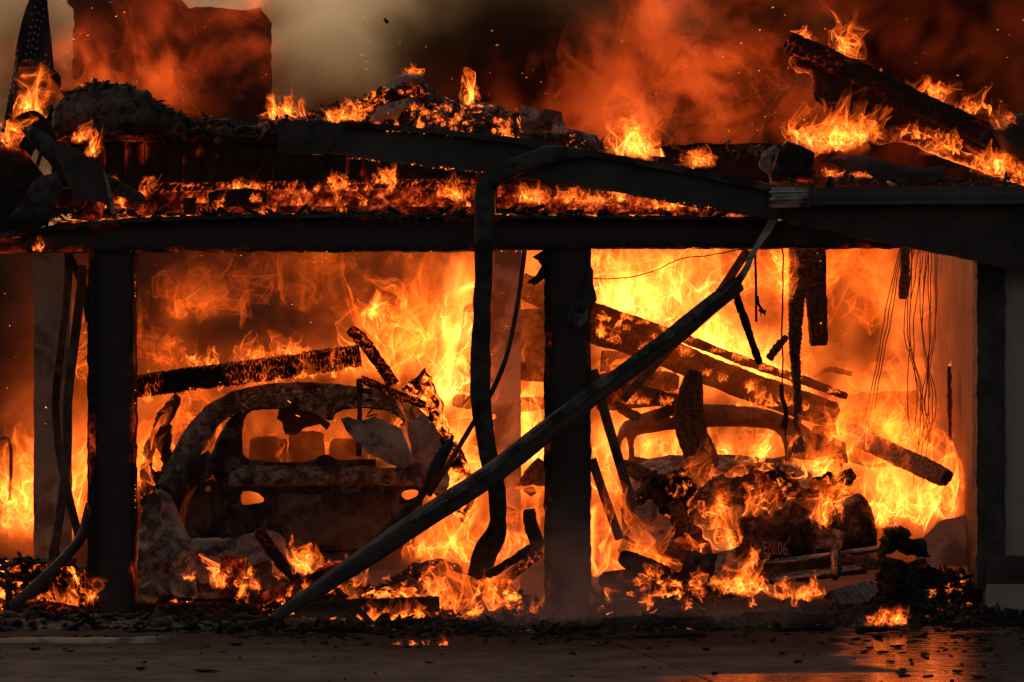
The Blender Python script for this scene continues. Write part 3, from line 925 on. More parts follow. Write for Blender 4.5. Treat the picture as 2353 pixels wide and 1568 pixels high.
zl, zh = P(0, 480, YS)[2], P(0, -260, YS)[2]
volume('smoke', (xl, 8.0, zl), (xh, 12.0, zh), (260, 20, 76), smoke_field, M['smoke'], 'dark billowing smoke rising behind the burning roof')
volume('smoke_glow', (xl, 8.0, zl), (xh, 10.0, zh), (330, 10, 96), glow_field, M['smoke_glow'], 'smoke glowing red and orange from the fire within it')
# ------------------------------------------------------------------ objects above the beam
# sagging fascia board with its crust
fb = thing('fallen_fascia_board', 'long black fascia board sagging diagonally across the roof front', 'board', P(1200, 380, -0.3))
relief('board', [(640, 282), (700, 279), (800, 284), (1000, 300), (1180, 321), (1330, 345), (1500, 375), (1650, 405), (1780, 432), (1812, 446), (1800, 500), (1770, 503), (1600, 478),
        (1450, 448), (1300, 420), (1120, 400), (1000, 386), (900, 374), (760, 352), (640, 348)], -0.30, M['soffit'], fb, soft=0, thick=0.05, jag=0.006, res=0.03, amp=0.012, freq=2)
relief('top_lip', [(790, 292), (800, 281), (1000, 297), (1180, 317), (1330, 341), (1500, 371), (1660, 402), (1790, 430), (1770, 440), (1640, 415), (1500, 386), (1330, 356), (1180, 331), (1000, 309)],
       -0.35, M['gutter'], fb, thick=0.05, jag=0.008, res=0.025, amp=0.012, freq=4)
relief('end_block', [(638, 351), (638, 279), (760, 284), (772, 320), (745, 356)], -0.335, M['black'], fb, thick=0.05, jag=0.006, res=0.03, amp=0.01)

# crushed downspout
ds = thing('bent_downspout', 'crushed grey downspout bent over the fascia and hanging to the floor', 'downspout', P(1110, 900, -0.4))
pth = resample(PA([(1345, 352, -.38), (1262, 355, -.40), (1190, 380, -.42), (1140, 404, -.42), (1114, 432, -.42), (1112, 560, -.40), (1113, 640, -.38), (1106, 705, -.36), (1109, 730, -.36), (1105, 800, -.34), (1104, 905, -.34),
        (1110, 965, -.34), (1124, 1050, -.34), (1143, 1130, -.33), (1146, 1190, -.32)], 0), 0.016, False)
pth = (np.vstack([pth[:1], pth[:-1]]) + pth * 2 + np.vstack([pth[1:], pth[-1:]])) / 4
tg_, sd_, up_ = frames(pth)
sweep('pipe', pth, rrect(0.115, 0.075, 5, 0.2), M['gutter'], ds, scale=[(.5, .7), (1, 1), (1, 1), (1.05, 1), (1, 1), (.95, .8), (1.0, .8), (1.08, .7), (1.12, .7), (1.0, .8), (1.0, .7), (.9, .6)],
      disp=lambda V, *_: (V + 0.009 * np.stack([np.abs(fbm(V.reshape(-1, 3) * 5, 4, 4)) * 2 - .5, np.abs(fbm(V.reshape(-1, 3) * 7 + 8, 3, 5)) * 3 - .5, 0 * V[..., 0].ravel()], 1).reshape(V.shape), np.zeros(V.shape[:2])))
pth = smooth_path(PA([(1146, 1180, -.33), (1140, 1225, -.30), (1118, 1265, -.25), (1104, 1305, -.22), (1092, 1330, -.22)], 0), 0.025)
sweep('torn_end', pth, rrect(0.125, 0.03, 5, 0.2), M['gutter'], ds, scale=[(.7, 1), (1.0, 1), (1.25, .8), (1.3, .6), (1.0, .4)], twist=[0, 0.2, 0.5])

# diagonal fallen gutter, its strap and the part lying along the ground
dg = thing('fallen_gutter', 'long dark gutter fallen diagonally from the eave to the ground', 'gutter', P(1100, 1420, -0.8))
gpts = [(1697, 652, -.22), (1580, 748, -.30), (1450, 846, -.40), (1300, 956, -.50), (1130, 1090, -.60), (960, 1200, -.72), (800, 1308, -.82), (690, 1380, -.92), (628, 1424, -.98)]
pth = resample(PA(gpts, 0), 0.035, False)
gprof = [(-0.085, -0.03), (-0.085, 0.03), (-0.075, 0.035), (-0.055, 0.055), (0.02, 0.06), (0.06, 0.045), (0.085, 0.0), (0.085, -0.03), (0.074, -0.03), (0.074, 0.0), (0.05, 0.033), (0.015, 0.047), (-0.05, 0.043), (-0.072, 0.02), (-0.074, -0.03)]
dgd = lambda V, *_: (V + 0.010 * np.stack([fbm(V.reshape(-1, 3) * 4, 3, 14), fbm(V.reshape(-1, 3) * 4 + 8, 3, 15), fbm(V.reshape(-1, 3) * 4 + 3, 3, 16)], 1).reshape(V.shape), np.zeros(V.shape[:2]))
sweep('channel', pth, gprof, M['black'], dg, twist=[-0.25, -0.1, 0.05, 0.2, 0.1, 0.1], scale=[(.60, .8), (.74, 1), (.68, 1), (.78, 1), (.76, 1), (.8, .9), (.66, .7), (.40, .5)], disp=dgd, smooth=False)
n0 = int(len(pth) * 0.72)
off = np.array([-0.58, 0, 0.813]) * 0.030 + np.array([0, -0.062, 0])
sweep('top_face', pth[:n0] + off, rrect(0.060, 0.012, 3, .3), M['gutter_pale'], dg, scale=[(.75, 1), (1.1, 1), (.7, 1), (1.1, 1), (.6, 1), (.9, 1), (.4, 1)], twist=[-.3, -.1, -.2, -.3], disp=dgd)
relief('strap', [(1680, 662), (1690, 640), (1712, 608), (1722, 580), (1745, 545), (1765, 510), (1785, 478), (1796, 490), (1775, 530), (1750, 562), (1733, 592), (1722, 622), (1705, 652)], -0.24, M['metal'], dg, thick=0.012, jag=0.008, res=0.02, amp=0.03, freq=5)
gs_ = thing('flattened_strip', 'black flattened strip curving along the foot of the left bay', 'strip', P(300, 1450, -1.0))
pth = smooth_path(PA([(650, 1420, -.95), (600, 1434, -1.0), (520, 1446, -1.05), (400, 1455, -1.1), (200, 1464, -1.1), (-90, 1478, -1.15)], 0), 0.04)
sweep('strip', pth, rrect(0.085, 0.02, 3, .2), M['black'], gs_, scale=[(.5, 1), (1, 1), (.8, 1), (.9, 1), (.6, 1)], twist=[.3, .5, .2, .6], disp=dgd, smooth=False)
sc_piece = thing('gutter_offcut', 'pale flattened gutter piece lying on the driveway at lower left', 'gutter piece', P(150, 1500, -1.9))
pth = smooth_path(PA([(-60, 1492, -1.95), (120, 1493, -1.98), (260, 1492, -2.0), (400, 1490, -1.95)], 0), 0.05)
sweep('trough', pth, [(-.07, 0), (-.07, .03), (.0, .075), (.07, .055), (.07, .03), (0, .045)], M['pale'], sc_piece, disp=dgd)

# hanging flag
fg = thing('flag', 'dark hanging flag with rows of small pale stars', 'flag', P(60, 300, 1.9))
fold = lambda x, z: 0.07 * np.sin(x * 17 + z * 3.0) + 0.03 * np.sin(x * 41 - z * 5)
relief('cloth', [(-12, 420), (2, 310), (18, 210), (36, 120), (56, 50), (72, -12), (106, -12), (112, 60), (118, 130), (123, 190), (118, 260), (90, 330), (50, 400)], 1.9, M['flag'], fg, thick=0.006, res=0.03, sag=fold, jag=0.004)
st = [(240, 48), (297, 58), (222, 100), (263, 88), (300, 112), (228, 142), (255, 134), (281, 150), (220, 190), (247, 182), (272, 198), (212, 237), (240, 228), (265, 244), (205, 285), (233, 274), (260, 292), (200, 330), (226, 322),
      (253, 340), (190, 378), (220, 368), (247, 384), (316, 380), (184, 425), (213, 416), (240, 433), (310, 426), (335, 441), (125, 353), (112, 402), (88, 410), (102, 494), (75, 502), (97, 545), (68, 548), (90, 588), (62, 597), (84, 632), (55, 640), (40, 690),
      (275, 14), (262, 340), (330, 20)]
VV, FF = [], []
for (a, b) in st[:43]:
    c = np.array(P(a / 3, b / 3, 1.9)); c[1] = 1.9 + fold(c[0], c[2]) - 0.012
    k = len(VV)
    VV.append(c)
    for j in range(10):
        rr = (0.0085 if j % 2 == 0 else 0.0036); an = math.pi / 2 + j * math.pi / 5
        x, z = c[0] + rr * math.cos(an), c[2] + rr * math.sin(an)
        VV.append(np.array((x, 1.9 + fold(x, z) - 0.010, z)))
    for j in range(10): FF.append((k, k + 1 + j, k + 1 + (j + 1) % 10))
mesh_obj('printed_star', VV, FF, M['star'], fg)['kind'] = 'stuff'
tube('flag_pole', [(128, 190), (100, 330), (70, 430)], 0.014, M['wire'], fg, 1.96)

# far building lost in the smoke
fbld = thing('far_chimney', 'broad brick chimney stack veiled by glowing smoke behind the roof', 'chimney', P(400, 480, 11.2))
relief('stack', [(178, 520), (178, 20), (232, 24), (240, 10), (420, 16), (425, 26), (600, 30), (618, 50), (622, 520)], 11.2, M['wall_back'], fbld, thick=0.7, jag=0.03, res=0.05, jfreq=9)
relief('cap', [(170, 22), (170, 8), (425, 6), (425, 20)], 11.1, M['wall_back'], fbld, thick=1.0, jag=0.03, res=0.05)

# charred planked wall along the roof, and the heaps on it
pw = thing('charred_roof_wall', 'charred dark plank wall above the beam at left', 'wall', P(400, 500, 0.75))
u0 = 118
for k in range(25):
    u1 = u0 + rng.uniform(38, 46)
    relief('plank', [(u0 + 1, 492), (u0 + 1, 318 + rng.uniform(-5, 6)), (u1 - 1, 318 + rng.uniform(-5, 6)), (u1 - 1, 492)], 0.75 + rng.uniform(-.012, .012), M['char_dim'] if k % 3 else M['char'], pw, soft=0, thick=0.04, jag=0.006, res=0.035, amp=0.01)
    u0 = u1
relief('top_rail', [(130, 325), (150, 314), (400, 312), (660, 318), (660, 330), (400, 324), (150, 328)], 0.70, M['char_dim'], pw, thick=0.06, jag=0.012, res=0.025)
h1 = thing('ash_heap_on_roof', 'dark rounded heap of ash and roofing on the plank wall', 'ash heap', P(280, 320, 1.0))
relief('heap', [(118, 322), (122, 240), (140, 214), (165, 207), (178, 200), (200, 197), (213, 186), (235, 186), (252, 194), (285, 200), (300, 198), (330, 210), (352, 224), (378, 240), (410, 256), (432, 270), (440, 292), (520, 292), (560, 284), (640, 288), (655, 322)],
       1.0, M['ashdark'], h1, thick=0.05, bulge=0.22, round_r=0.3, jag=0.04, jfreq=14, amp=0.03, freq=4, res=0.02, fine=0.02)
relief('crust', [(150, 214), (180, 198), (213, 184), (240, 186), (262, 198), (300, 206), (330, 216), (300, 218), (250, 214), (200, 214), (168, 222)], 0.92, M['ember_ash'], h1, thick=0.03, bulge=0.05, round_r=0.08, jag=0.02, res=0.02, amp=0.02, freq=9, fine=0.03)
relief('sheet_layer', [(125, 300), (128, 250), (180, 236), (250, 252), (330, 262), (420, 272), (432, 296), (300, 305)], 0.80, M['ashdark'], h1, thick=0.02, bulge=0.06, round_r=0.2, jag=0.015, res=0.03, amp=0.04, freq=3)
h2 = thing('glowing_ember_mound', 'peaked mound of grey ash riddled with glowing embers on the roof', 'ember mound', P(940, 330, 1.4))
relief('mound', [(580, 322), (600, 282), (640, 262), (700, 266), (740, 250), (790, 244), (830, 236), (868, 214), (890, 196), (908, 186), (940, 178), (972, 182), (990, 200), (1010, 224), (1050, 244), (1085, 236), (1115, 232), (1150, 246), (1192, 258),
       (1200, 300), (1260, 300), (1320, 296), (1370, 315), (1400, 345), (1420, 370), (1000, 372), (700, 350)], 1.4, M['ember_ash'], h2, thick=0.05, bulge=0.30, round_r=0.30, jag=0.03, jfreq=10, amp=0.06, freq=4, res=0.022, fine=0.028)
relief('ash_flake', [(878, 218), (890, 196), (912, 176), (945, 166), (970, 172), (975, 190), (940, 200), (905, 222)], 1.05, M['ash'], h2, thick=0.02, bulge=0.05, round_r=0.1, jag=0.015, res=0.02, amp=0.03, freq=6, fine=0.02)
relief('ash_flake', [(850, 282), (868, 250), (900, 232), (950, 228), (975, 236), (940, 256), (900, 272), (860, 290)], 1.0, M['ash'], h2, thick=0.02, bulge=0.05, round_r=0.1, jag=0.03, res=0.02, amp=0.04, freq=6, fine=0.02)
relief('ember_crust', [(740, 262), (800, 244), (860, 216), (900, 204), (960, 200), (990, 214), (960, 226), (900, 226), (850, 246), (790, 270)], 1.02, M['ember'], h2, thick=0.02, bulge=0.05, round_r=0.1, jag=0.05, res=0.016, amp=0.03, freq=9, fine=0.03)
b2 = relief('upright_sheet', [(1196, 302), (1196, 240), (1240, 250), (1290, 258), (1300, 306)], 1.0, M['ash'], None, thick=0.03, jag=0.012, res=0.03, amp=0.03)
tag(b2, 'grey square sheet standing upright beside the ember mound', 'sheet')
bp = relief('charred_low_wall', [(1490, 420), (1500, 338), (1600, 332), (1775, 331), (1795, 420)], 1.1, M['char_dim'], None, thick=0.08, jag=0.012, res=0.03, amp=0.012)
tag(bp, 'low charred wall in front of the glowing smoke at right', 'wall')

# glowing logs lying on the beam
def log(label, pts, w, mat, Y=0.35, name='burning_log', **k):
    o = char_beam(name, pts, w, k.pop('h', w * 0.9), mat, None, Y, **k)
    return tag(o, label, 'log', 'burning timbers on the beam')
log('glowing cracked log at left end of the beam, behind the folded sheet', [(120, 452), (220, 456), (330, 462)], 0.13, M['char_red'], 0.42, cell=0.038)
log('black charred log between the small flames left of centre on the beam', [(480, 460), (545, 455), (612, 458)], 0.12, M['char_dim'], 0.20, cell=0.045)
log('short black log stub standing on the beam', [(437, 500), (436, 455)], 0.09, M['char_dim'], 0.12)
log('small black log stub beside the standing stub on the beam', [(470, 496), (470, 468)], 0.08, M['char_mid'], 0.12)
log('thin glowing upper log behind the long burning log', [(325, 436), (620, 432), (860, 428), (1095, 424)], 0.085, M['char_mid'], 0.55, cell=0.035)
log('long red glowing log on the beam left of the downspout', [(250, 470), (600, 462), (860, 458), (1100, 456)], 0.14, M['char_hot'], 0.38, cell=0.04)
log('low red log along the beam edge left of the downspout', [(560, 486), (800, 484), (1095, 486)], 0.06, M['char_red'], 0.2, cell=0.035)
log('bright red burning block just right of the downspout', [(1142, 452), (1198, 455)], 0.17, M['char_hot'], 0.2, cell=0.05)
log('long orange glowing log on the beam right of the downspout', [(1190, 462), (1400, 470), (1600, 478), (1790, 488)], 0.15, M['char_hot'], 0.38, cell=0.04)
log('small black chip lying on the glowing log right of the downspout', [(1212, 484), (1252, 472)], 0.035, M['char'], 0.05)
be, p_, z_ = bed('ember_litter', P(110, 0, .2)[0], P(1790, 0, .2)[0], -0.10, 0.55, 0.045, M['ember'], 21, 0.035, P(0, 503, .2)[2], freq=8)
tag(be, 'glowing ember litter along the top of the beam', None, None, 'stuff')

# folded roofing at the left end
fs = thing('folded_roofing', 'black folded roofing sheet draped over the left end of the beam', 'roofing', P(180, 480, -0.2))
relief('dark_sheet', [(122, 342), (135, 328), (165, 336), (205, 362), (240, 392), (250, 430), (262, 487), (252, 486), (240, 466), (205, 462), (182, 470), (160, 430), (140, 380)], -0.22, M['black'], fs, thick=0.02, jag=0.008, res=0.025, amp=0.05, freq=3)
relief('curled_sheet', [(50, 300), (75, 290), (110, 312), (130, 330), (142, 380), (160, 430), (140, 420), (110, 370), (80, 340)], -0.16, M['gutter'], fs, thick=0.02, bulge=0.05, round_r=0.08, jag=0.008, res=0.025, amp=0.04, freq=4)
relief('sheet_edge', [(238, 392), (246, 402), (266, 488), (258, 492), (247, 440)], -0.26, M['paper'], fs, thick=0.012, jag=0.005, res=0.02)
gs = relief('ash_grey_scrap', [(22, 500), (45, 470), (75, 420), (92, 405), (128, 396), (146, 424), (140, 458), (118, 486), (112, 520), (70, 515)], -0.20, M['ashdark'], None, thick=0.02, bulge=0.03, round_r=0.1, jag=0.012, res=0.03, amp=0.05, freq=4)
tag(gs, 'grey crumpled scrap at the far left below the folded roofing', 'scrap')
tag(char_beam('charred_plank', [(236, 412), (285, 440), (332, 462)], 0.085, 0.03, M['char_brown'], None, 0.0), 'short brown plank sloping right of the folded roofing', 'plank')
tag(char_beam('charred_stub', [(205, 508), (222, 462)], 0.13, 0.12, M['char_red'], None, -0.02), 'thick charred stub under the folded roofing', 'stub')
tag(char_beam('curved_timber', [(30, 330), (45, 292), (75, 275), (100, 300), (118, 330)], 0.11, 0.10, M['char_dim'], None, 0.15), 'curved charred timber under the flame beside the flag', 'timber')
tag(relief('charred_bush', [(98, 215), (100, 175), (115, 160), (128, 166), (138, 185), (134, 205), (145, 215), (140, 300), (100, 300)], 1.2, M['ember_dim'], None, thick=0.05, bulge=0.10, round_r=0.12, jag=0.03, res=0.02, fine=0.06), 'black burnt lump beside the flag edge', 'burnt lump')
lw = relief('burnt_roof_edge', [(-80, 560), (-80, 330), (10, 335), (60, 345), (110, 420), (125, 500), (60, 545)], 0.1, M['char_dim'], None, thick=0.1, jag=0.02, res=0.035, amp=0.04)
tag(lw, 'black burnt roof edge at the far left below the flag', 'roof edge')

# right: leaning roof section and debris above the eave
rs = thing('leaning_roof_section', 'broad charred roof section leaning up and left above the eave', 'roof section', P(2050, 430, 1.3))
relief('deck', [(1800, 102), (1812, 86), (1835, 92), (1852, 108), (1878, 110), (1925, 130), (1975, 152), (2010, 180), (2060, 206), (2105, 222), (2135, 232), (2160, 264), (2200, 280), (2275, 280), (2353, 318), (2460, 370), (2460, 440), (2353, 388), (2240, 345), (2150, 300),
       (2090, 285), (2040, 290), (2022, 306), (1995, 300), (1960, 270), (1925, 258), (1885, 248), (1870, 235), (1860, 214), (1864, 190), (1855, 172), (1830, 164), (1812, 142), (1815, 124)], 1.3, M['char_dim'], rs, thick=0.06, jag=0.012, jfreq=9, res=0.03, amp=0.04, freq=2.5, tilt=(0.15, -0.3))
relief('lower_edge', [(1990, 318), (2040, 292), (2100, 300), (2200, 345), (2353, 402), (2460, 450), (2460, 470), (2353, 428), (2200, 375), (2080, 326), (2020, 330)], 1.15, M['char_mid'], rs, thick=0.08, jag=0.012, res=0.03, amp=0.03)
relief('end_scale', [(1798, 104), (1812, 84), (1838, 90), (1858, 116), (1862, 170), (1830, 166), (1810, 142), (1816, 126)], 1.22, M['rim'], rs, thick=0.06, jag=0.02, res=0.02, amp=0.03, freq=7)
char_beam('rafter', [(1812, 100), (1900, 138), (2000, 182), (2100, 232), (2220, 288), (2353, 348), (2440, 386)], 0.15, 0.1, M['char_dim'], rs, 1.05, step=0.016, cell=0.05)
tube('bent_nail', [(1830, 84), (1842, 100), (1858, 112)], 0.008, M['wire'], rs, 1.15)
ls = thing('hollow_burnt_stump', 'hollow burnt block with curled bark left of the leaning roof section', 'block', P(1820, 420, 0.4))
relief('block', [(1770, 420), (1776, 385), (1788, 346), (1806, 326), (1836, 336), (1868, 352), (1872, 420)], 0.40, M['char_dim'], ls, thick=0.2, bulge=0.02, round_r=0.03, jag=0.01, res=0.02, fine=0.02)
relief('bark', [(1742, 378), (1752, 352), (1775, 336), (1802, 325), (1792, 342), (1775, 362), (1772, 420), (1764, 400), (1750, 392)], 0.33, M['carash'], ls, thick=0.02, bulge=0.03, round_r=0.05, jag=0.008, res=0.02, amp=0.03, freq=6)
ss = relief('scorched_sheet', [(1880, 372), (1925, 357), (1990, 358), (2060, 378), (2120, 386), (2182, 381), (2172, 396), (2195, 425), (2100, 428), (1905, 425), (1925, 380)], 0.55, M['black'], None, thick=0.02, bulge=0.05, round_r=0.1, jag=0.012, res=0.03, amp=0.05, freq=4)
tag(ss, 'black buckled sheet lying along the top of the eave', 'sheet')
tb = relief('charred_tarpaulin', [(2250, 330), (2256, 304), (2280, 284), (2328, 259), (2345, 262), (2460, 268), (2460, 395), (2353, 372), (2312, 352), (2296, 326), (2278, 300), (2266, 318)], 0.9, M['black'], None, thick=0.03, bulge=0.12, round_r=0.12, jag=0.018, res=0.03, amp=0.04, freq=5)
tag(tb, 'black drooping tarpaulin lump at the far right edge', 'tarpaulin')
# ------------------------------------------------------------------ left side: strips, pipe
def strip(name, label, cat, pts, w, d, mat, Y, parent=None, scale=None, twist=None):
    pth = smooth_path(PA(pts, Y), 0.03)
    o = sweep(name, pth, rrect(w, d, 3, .2), mat, parent, scale=scale, twist=twist)
    return tag(o, label, cat) if parent is None else o
strip('bent_metal_strip', 'dark metal strip bowed outward beside the pale post at left', 'metal strip', [(160, 580), (152, 700), (132, 870), (128, 950), (140, 1060), (160, 1150), (184, 1245)], 0.055, 0.01, M['rust'], 0.55, twist=[0, .6, .2])
strip('bent_metal_strip', 'long dark strip running straight down beside the black post at left', 'metal strip', [(192, 610), (172, 780), (156, 920), (154, 1040), (138, 1180), (116, 1310)], 0.06, 0.01, M['rust'], 0.40, twist=[.3, 0, .5])
strip('bent_metal_strip', 'short twisted strip hanging from the beam at left of the black post', 'metal strip', [(150, 575), (175, 620), (196, 680), (205, 740)], 0.05, 0.01, M['cardark'], 0.48)
o = tube('fallen_pipe', [(28, 1395, -.25), (90, 1338, -.15), (150, 1280, 0), (188, 1232, .1), (208, 1160, .2)], 0.034, M['black'], None, 0, 10)
tag(o, 'black pipe lying across the embers at lower left', 'pipe')
o = tube('hooked_rod', [(-8, 1012), (12, 1006), (24, 1022), (25, 1090), (22, 1150)], 0.012, M['wire'], None, 2.0)
tag(o, 'thin hooked rod in the fire at the far left', 'rod')

# ------------------------------------------------------------------ burnt hatchback in the left bay
cx, _, _ = P(690, 0, 1.0)
car = thing('burnt_hatchback', 'burnt out hatchback seen from behind in the left bay', 'car', (cx, 1.0, 0))
arch_o = [(330, 1225), (345, 1150), (378, 1075), (415, 1005), (450, 955), (485, 925), (530, 900), (600, 884), (660, 878), (740, 880), (820, 888), (900, 904), (948, 925), (985, 962), (1010, 1010), (1035, 1075), (1050, 1160)]
arch_i = [(1000, 1150), (985, 1075), (965, 1012), (945, 972), (905, 942), (830, 932), (772, 940), (762, 968), (735, 954), (680, 938), (600, 936), (556, 944), (520, 962), (488, 992), (465, 1035), (435, 1090), (415, 1160), (395, 1220)]
relief('rear_arch', arch_o + arch_i, 1.0, M['carash'], car, soft=1, thick=0.05, bulge=0.02, round_r=0.08, jag=0.010, res=0.022, amp=0.02, freq=6, fine=0.008)
# roof and side shell running forward
ap = np.array([((p[0] - 1176.5) * SC(1), CAM_H + (844 - p[1]) * SC(1)) for p in arch_o])
ap = resample(ap, 0.08, False)
cxm = ap[:, 0].mean()
rows = []
for k, yy in enumerate(np.linspace(1.03, 3.6, 14)):
    f = k / 13
    sx = 1 - 0.06 * f
    top = ap[:, 1] - 0.03 - 0.05 * f - np.clip((f - .6) * 1.2, 0, 1) * np.clip(ap[:, 1] - 0.95, 0, 1) * 0.9
    rows.append(np.c_[cxm + (ap[:, 0] - cxm) * sx, np.full(len(ap), yy), top])
V = np.array(rows); n_, k_ = V.shape[:2]
I = np.arange(n_ * k_).reshape(n_, k_)
q = np.stack([I[:-1, :-1], I[:-1, 1:], I[1:, 1:], I[1:, :-1]], -1)
V3 = V.reshape(-1, 3)
cz = V3[q.reshape(-1, 4)].mean(1)
win = (cz[:, 2] > 0.98) & (cz[:, 2] < 1.34) & (np.abs(cz[:, 1] - 1.5) > .12) & (np.abs(cz[:, 1] - 2.5) > .1)
o = mesh_obj('shell', V3, q.reshape(-1, 4)[~win], M['rust'], car, True)
md = o.modifiers.new('thickness', 'SOLIDIFY'); md.thickness = 0.02
relief('tailgate', [(488, 1095), (484, 1050), (500, 1005), (526, 962), (556, 940), (600, 930), (680, 930), (760, 936), (900, 934), (945, 962), (968, 1010), (988, 1070), (985, 1120), (968, 1160), (972, 1215), (940, 1262), (700, 1272), (540, 1274), (520, 1240), (522, 1130)],
       1.06, M['cardark'], car, soft=1, thick=0.05, bulge=0.05, round_r=0.12, jag=0.006, res=0.03, amp=0.012,
       holes=[[(558, 1056), (555, 1000), (563, 956), (582, 941), (680, 940), (735, 956), (762, 970), (776, 944), (830, 937), (900, 946), (930, 970), (943, 1010), (950, 1046), (900, 1062), (842, 1054), (795, 1058), (770, 1056), (752, 1044), (735, 1046), (715, 1062), (640, 1063)],
              [(554, 1156), (553, 1136), (562, 1128), (590, 1130), (606, 1143), (606, 1154), (560, 1162)], [(920, 1140), (926, 1128), (946, 1124), (964, 1128), (958, 1141), (935, 1150)]])
relief('upper_panel', [(520, 1118), (530, 1085), (556, 1068), (720, 1072), (900, 1070), (962, 1066), (992, 1086), (996, 1118), (760, 1116)], 1.0, M['carash'], car, thick=0.03, bulge=0.05, round_r=0.05, jag=0.006, res=0.025, amp=0.012, fine=0.005)
relief('lower_panel', [(610, 1265), (606, 1168), (640, 1126), (900, 1124), (920, 1156), (962, 1156), (966, 1210), (930, 1262)], 1.02, M['rust'], car, thick=0.03, bulge=0.03, round_r=0.06, jag=0.004, res=0.03, amp=0.01)
relief('quarter_panel', [(420, 1240), (430, 1165), (455, 1110), (490, 1100), (520, 1120), (522, 1245)], 1.2, M['rust'], car, thick=0.02, jag=0.01, res=0.03, amp=0.04, freq=6, holes=[[(470, 1125), (476, 1116), (484, 1118), (484, 1128), (474, 1131)]])
relief('wing_flap', [(350, 1120), (400, 1090), (440, 1052), (480, 1035), (498, 1060), (486, 1098), (450, 1118), (425, 1140), (408, 1180), (396, 1140)], 0.94, M['cardark'], car, thick=0.015, bulge=0.04, round_r=0.1, jag=0.008, res=0.025, amp=0.05, freq=5)
relief('headlining', [(640, 940), (700, 938), (735, 955), (760, 975), (752, 990), (735, 975), (700, 985), (680, 998), (655, 998), (650, 970), (636, 962)], 1.6, M['rust'], car, thick=0.02, jag=0.012, res=0.02, amp=0.03)
hel = [P(489 + 5 * math.cos(t), 1115 + t * 1.55, 1.1 + 0.012 * math.sin(t)) for t in np.arange(0, 78, 0.5)]
tube('coil_spring', None, 0.003, M['wire'], car, world_pts=hel, k=5, step=0.02)
tube('latch_wire', [(858, 938), (842, 958), (866, 952), (850, 974)], 0.006, M['wire'], car, 0.85)
relief('centre_bar', [(818, 1050), (822, 930), (818, 872), (828, 868), (836, 874), (832, 930), (832, 1050)], 0.9, M['cardark'], car, thick=0.02, jag=0.006, res=0.02)
for a, b, t_ in ((572, 660, 1004), (662, 746, 990), (758, 842, 1006)):
    st_ = relief('seat', [(a, 1110), (a, t_ + 14), (a + 8, t_), (b - 8, t_), (b, t_ + 14), (b, 1110)], 3.0, M['rust'], car, soft=1, thick=0.04, bulge=0.02, round_r=0.05, res=0.02, amp=0.01, jag=0.016, jfreq=22)

# timbers and sheets on and around it
def timber(label, pts, w, h, mat, Y, name='charred_beam', **k):
    return tag(char_beam(name, pts, w, h, mat, None, Y, **k), label, 'beam')
timber('thick ribbed charred beam lying across the roof of the hatchback', [(300, 890), (420, 874), (560, 856), (700, 838), (828, 816)], 0.150, 0.14, M['char_rib'], 0.70, cell=0.021, asp=3.4, rib=0.016, depth=0.014, step=0.006, ends=0.1)
timber('short charred beam standing up behind the ribbed beam end', [(802, 756), (830, 780), (868, 830), (905, 885)], 0.085, 0.08, M['char_rib'], 1.3, cell=0.024, asp=2.5, step=0.008, rib=0.010)
timber('thin charred branch sloping over the right roof edge of the hatchback', [(828, 872), (870, 888), (920, 910), (978, 932)], 0.055, 0.05, M['char_rib'], 0.80, cell=0.022, asp=2, step=0.008, rib=0.012)
o = relief('charred_lump', [(925, 900), (935, 872), (952, 862), (962, 850), (976, 842), (986, 862), (995, 885), (1012, 915), (1030, 975), (1048, 1010), (1020, 1000), (985, 960), (955, 930)], 0.95, M['ember_hot'], None, thick=0.06, bulge=0.08, round_r=0.08, jag=0.03, res=0.018, fine=0.06)
tag(o, 'jagged glowing lump above the right corner of the hatchback', 'burnt lump')
o = relief('plaster_slab', [(783, 962), (800, 958), (812, 964), (832, 968), (860, 957), (888, 968), (908, 978), (924, 988), (932, 1010), (942, 1032), (955, 1060), (925, 1078), (890, 1064), (845, 1042), (828, 1020), (815, 1010), (795, 990)], 0.72, M['ash'], None, thick=0.025, jag=0.010, res=0.022, amp=0.05, freq=4, fine=0.008)
tag(o, 'broken grey plaster slab leaning over the rear window', 'plaster slab')
o = relief('plaster_slab', [(936, 990), (950, 965), (968, 952), (990, 958), (1010, 1000), (1030, 1050), (1042, 1100), (1020, 1135), (985, 1135), (940, 1105), (900, 1082), (950, 1062), (944, 1030)], 0.80, M['ash'], None, thick=0.025, jag=0.010, res=0.022, amp=0.06, freq=4, fine=0.008)
tag(o, 'grey plaster slab covering the right rear corner of the hatchback', 'plaster slab')
o = relief('twisted_sheet_metal', [(1040, 1004), (1044, 1020), (1030, 1050), (1018, 1075), (1005, 1100), (990, 1125), (965, 1160), (930, 1200), (892, 1245), (850, 1292), (822, 1300), (840, 1262), (880, 1210), (920, 1170), (962, 1138), (975, 1110), (985, 1070), (1010, 1030)], 0.15, M['gutter'], None, thick=0.008, bulge=0.03, round_r=0.06, jag=0.006, res=0.022, amp=0.09, freq=4)
tag(o, 'pale twisted sheet metal strip in front of the hatchback', 'sheet metal')
o = tube('conduit', [(1207, 560), (1196, 650), (1185, 720), (1163, 820), (1128, 905), (1080, 985), (1035, 1060), (985, 1140)], 0.017, M['rust'], None, 0.45, 8)
tag(o, 'thin bent conduit falling from the beam past the pale post', 'conduit')

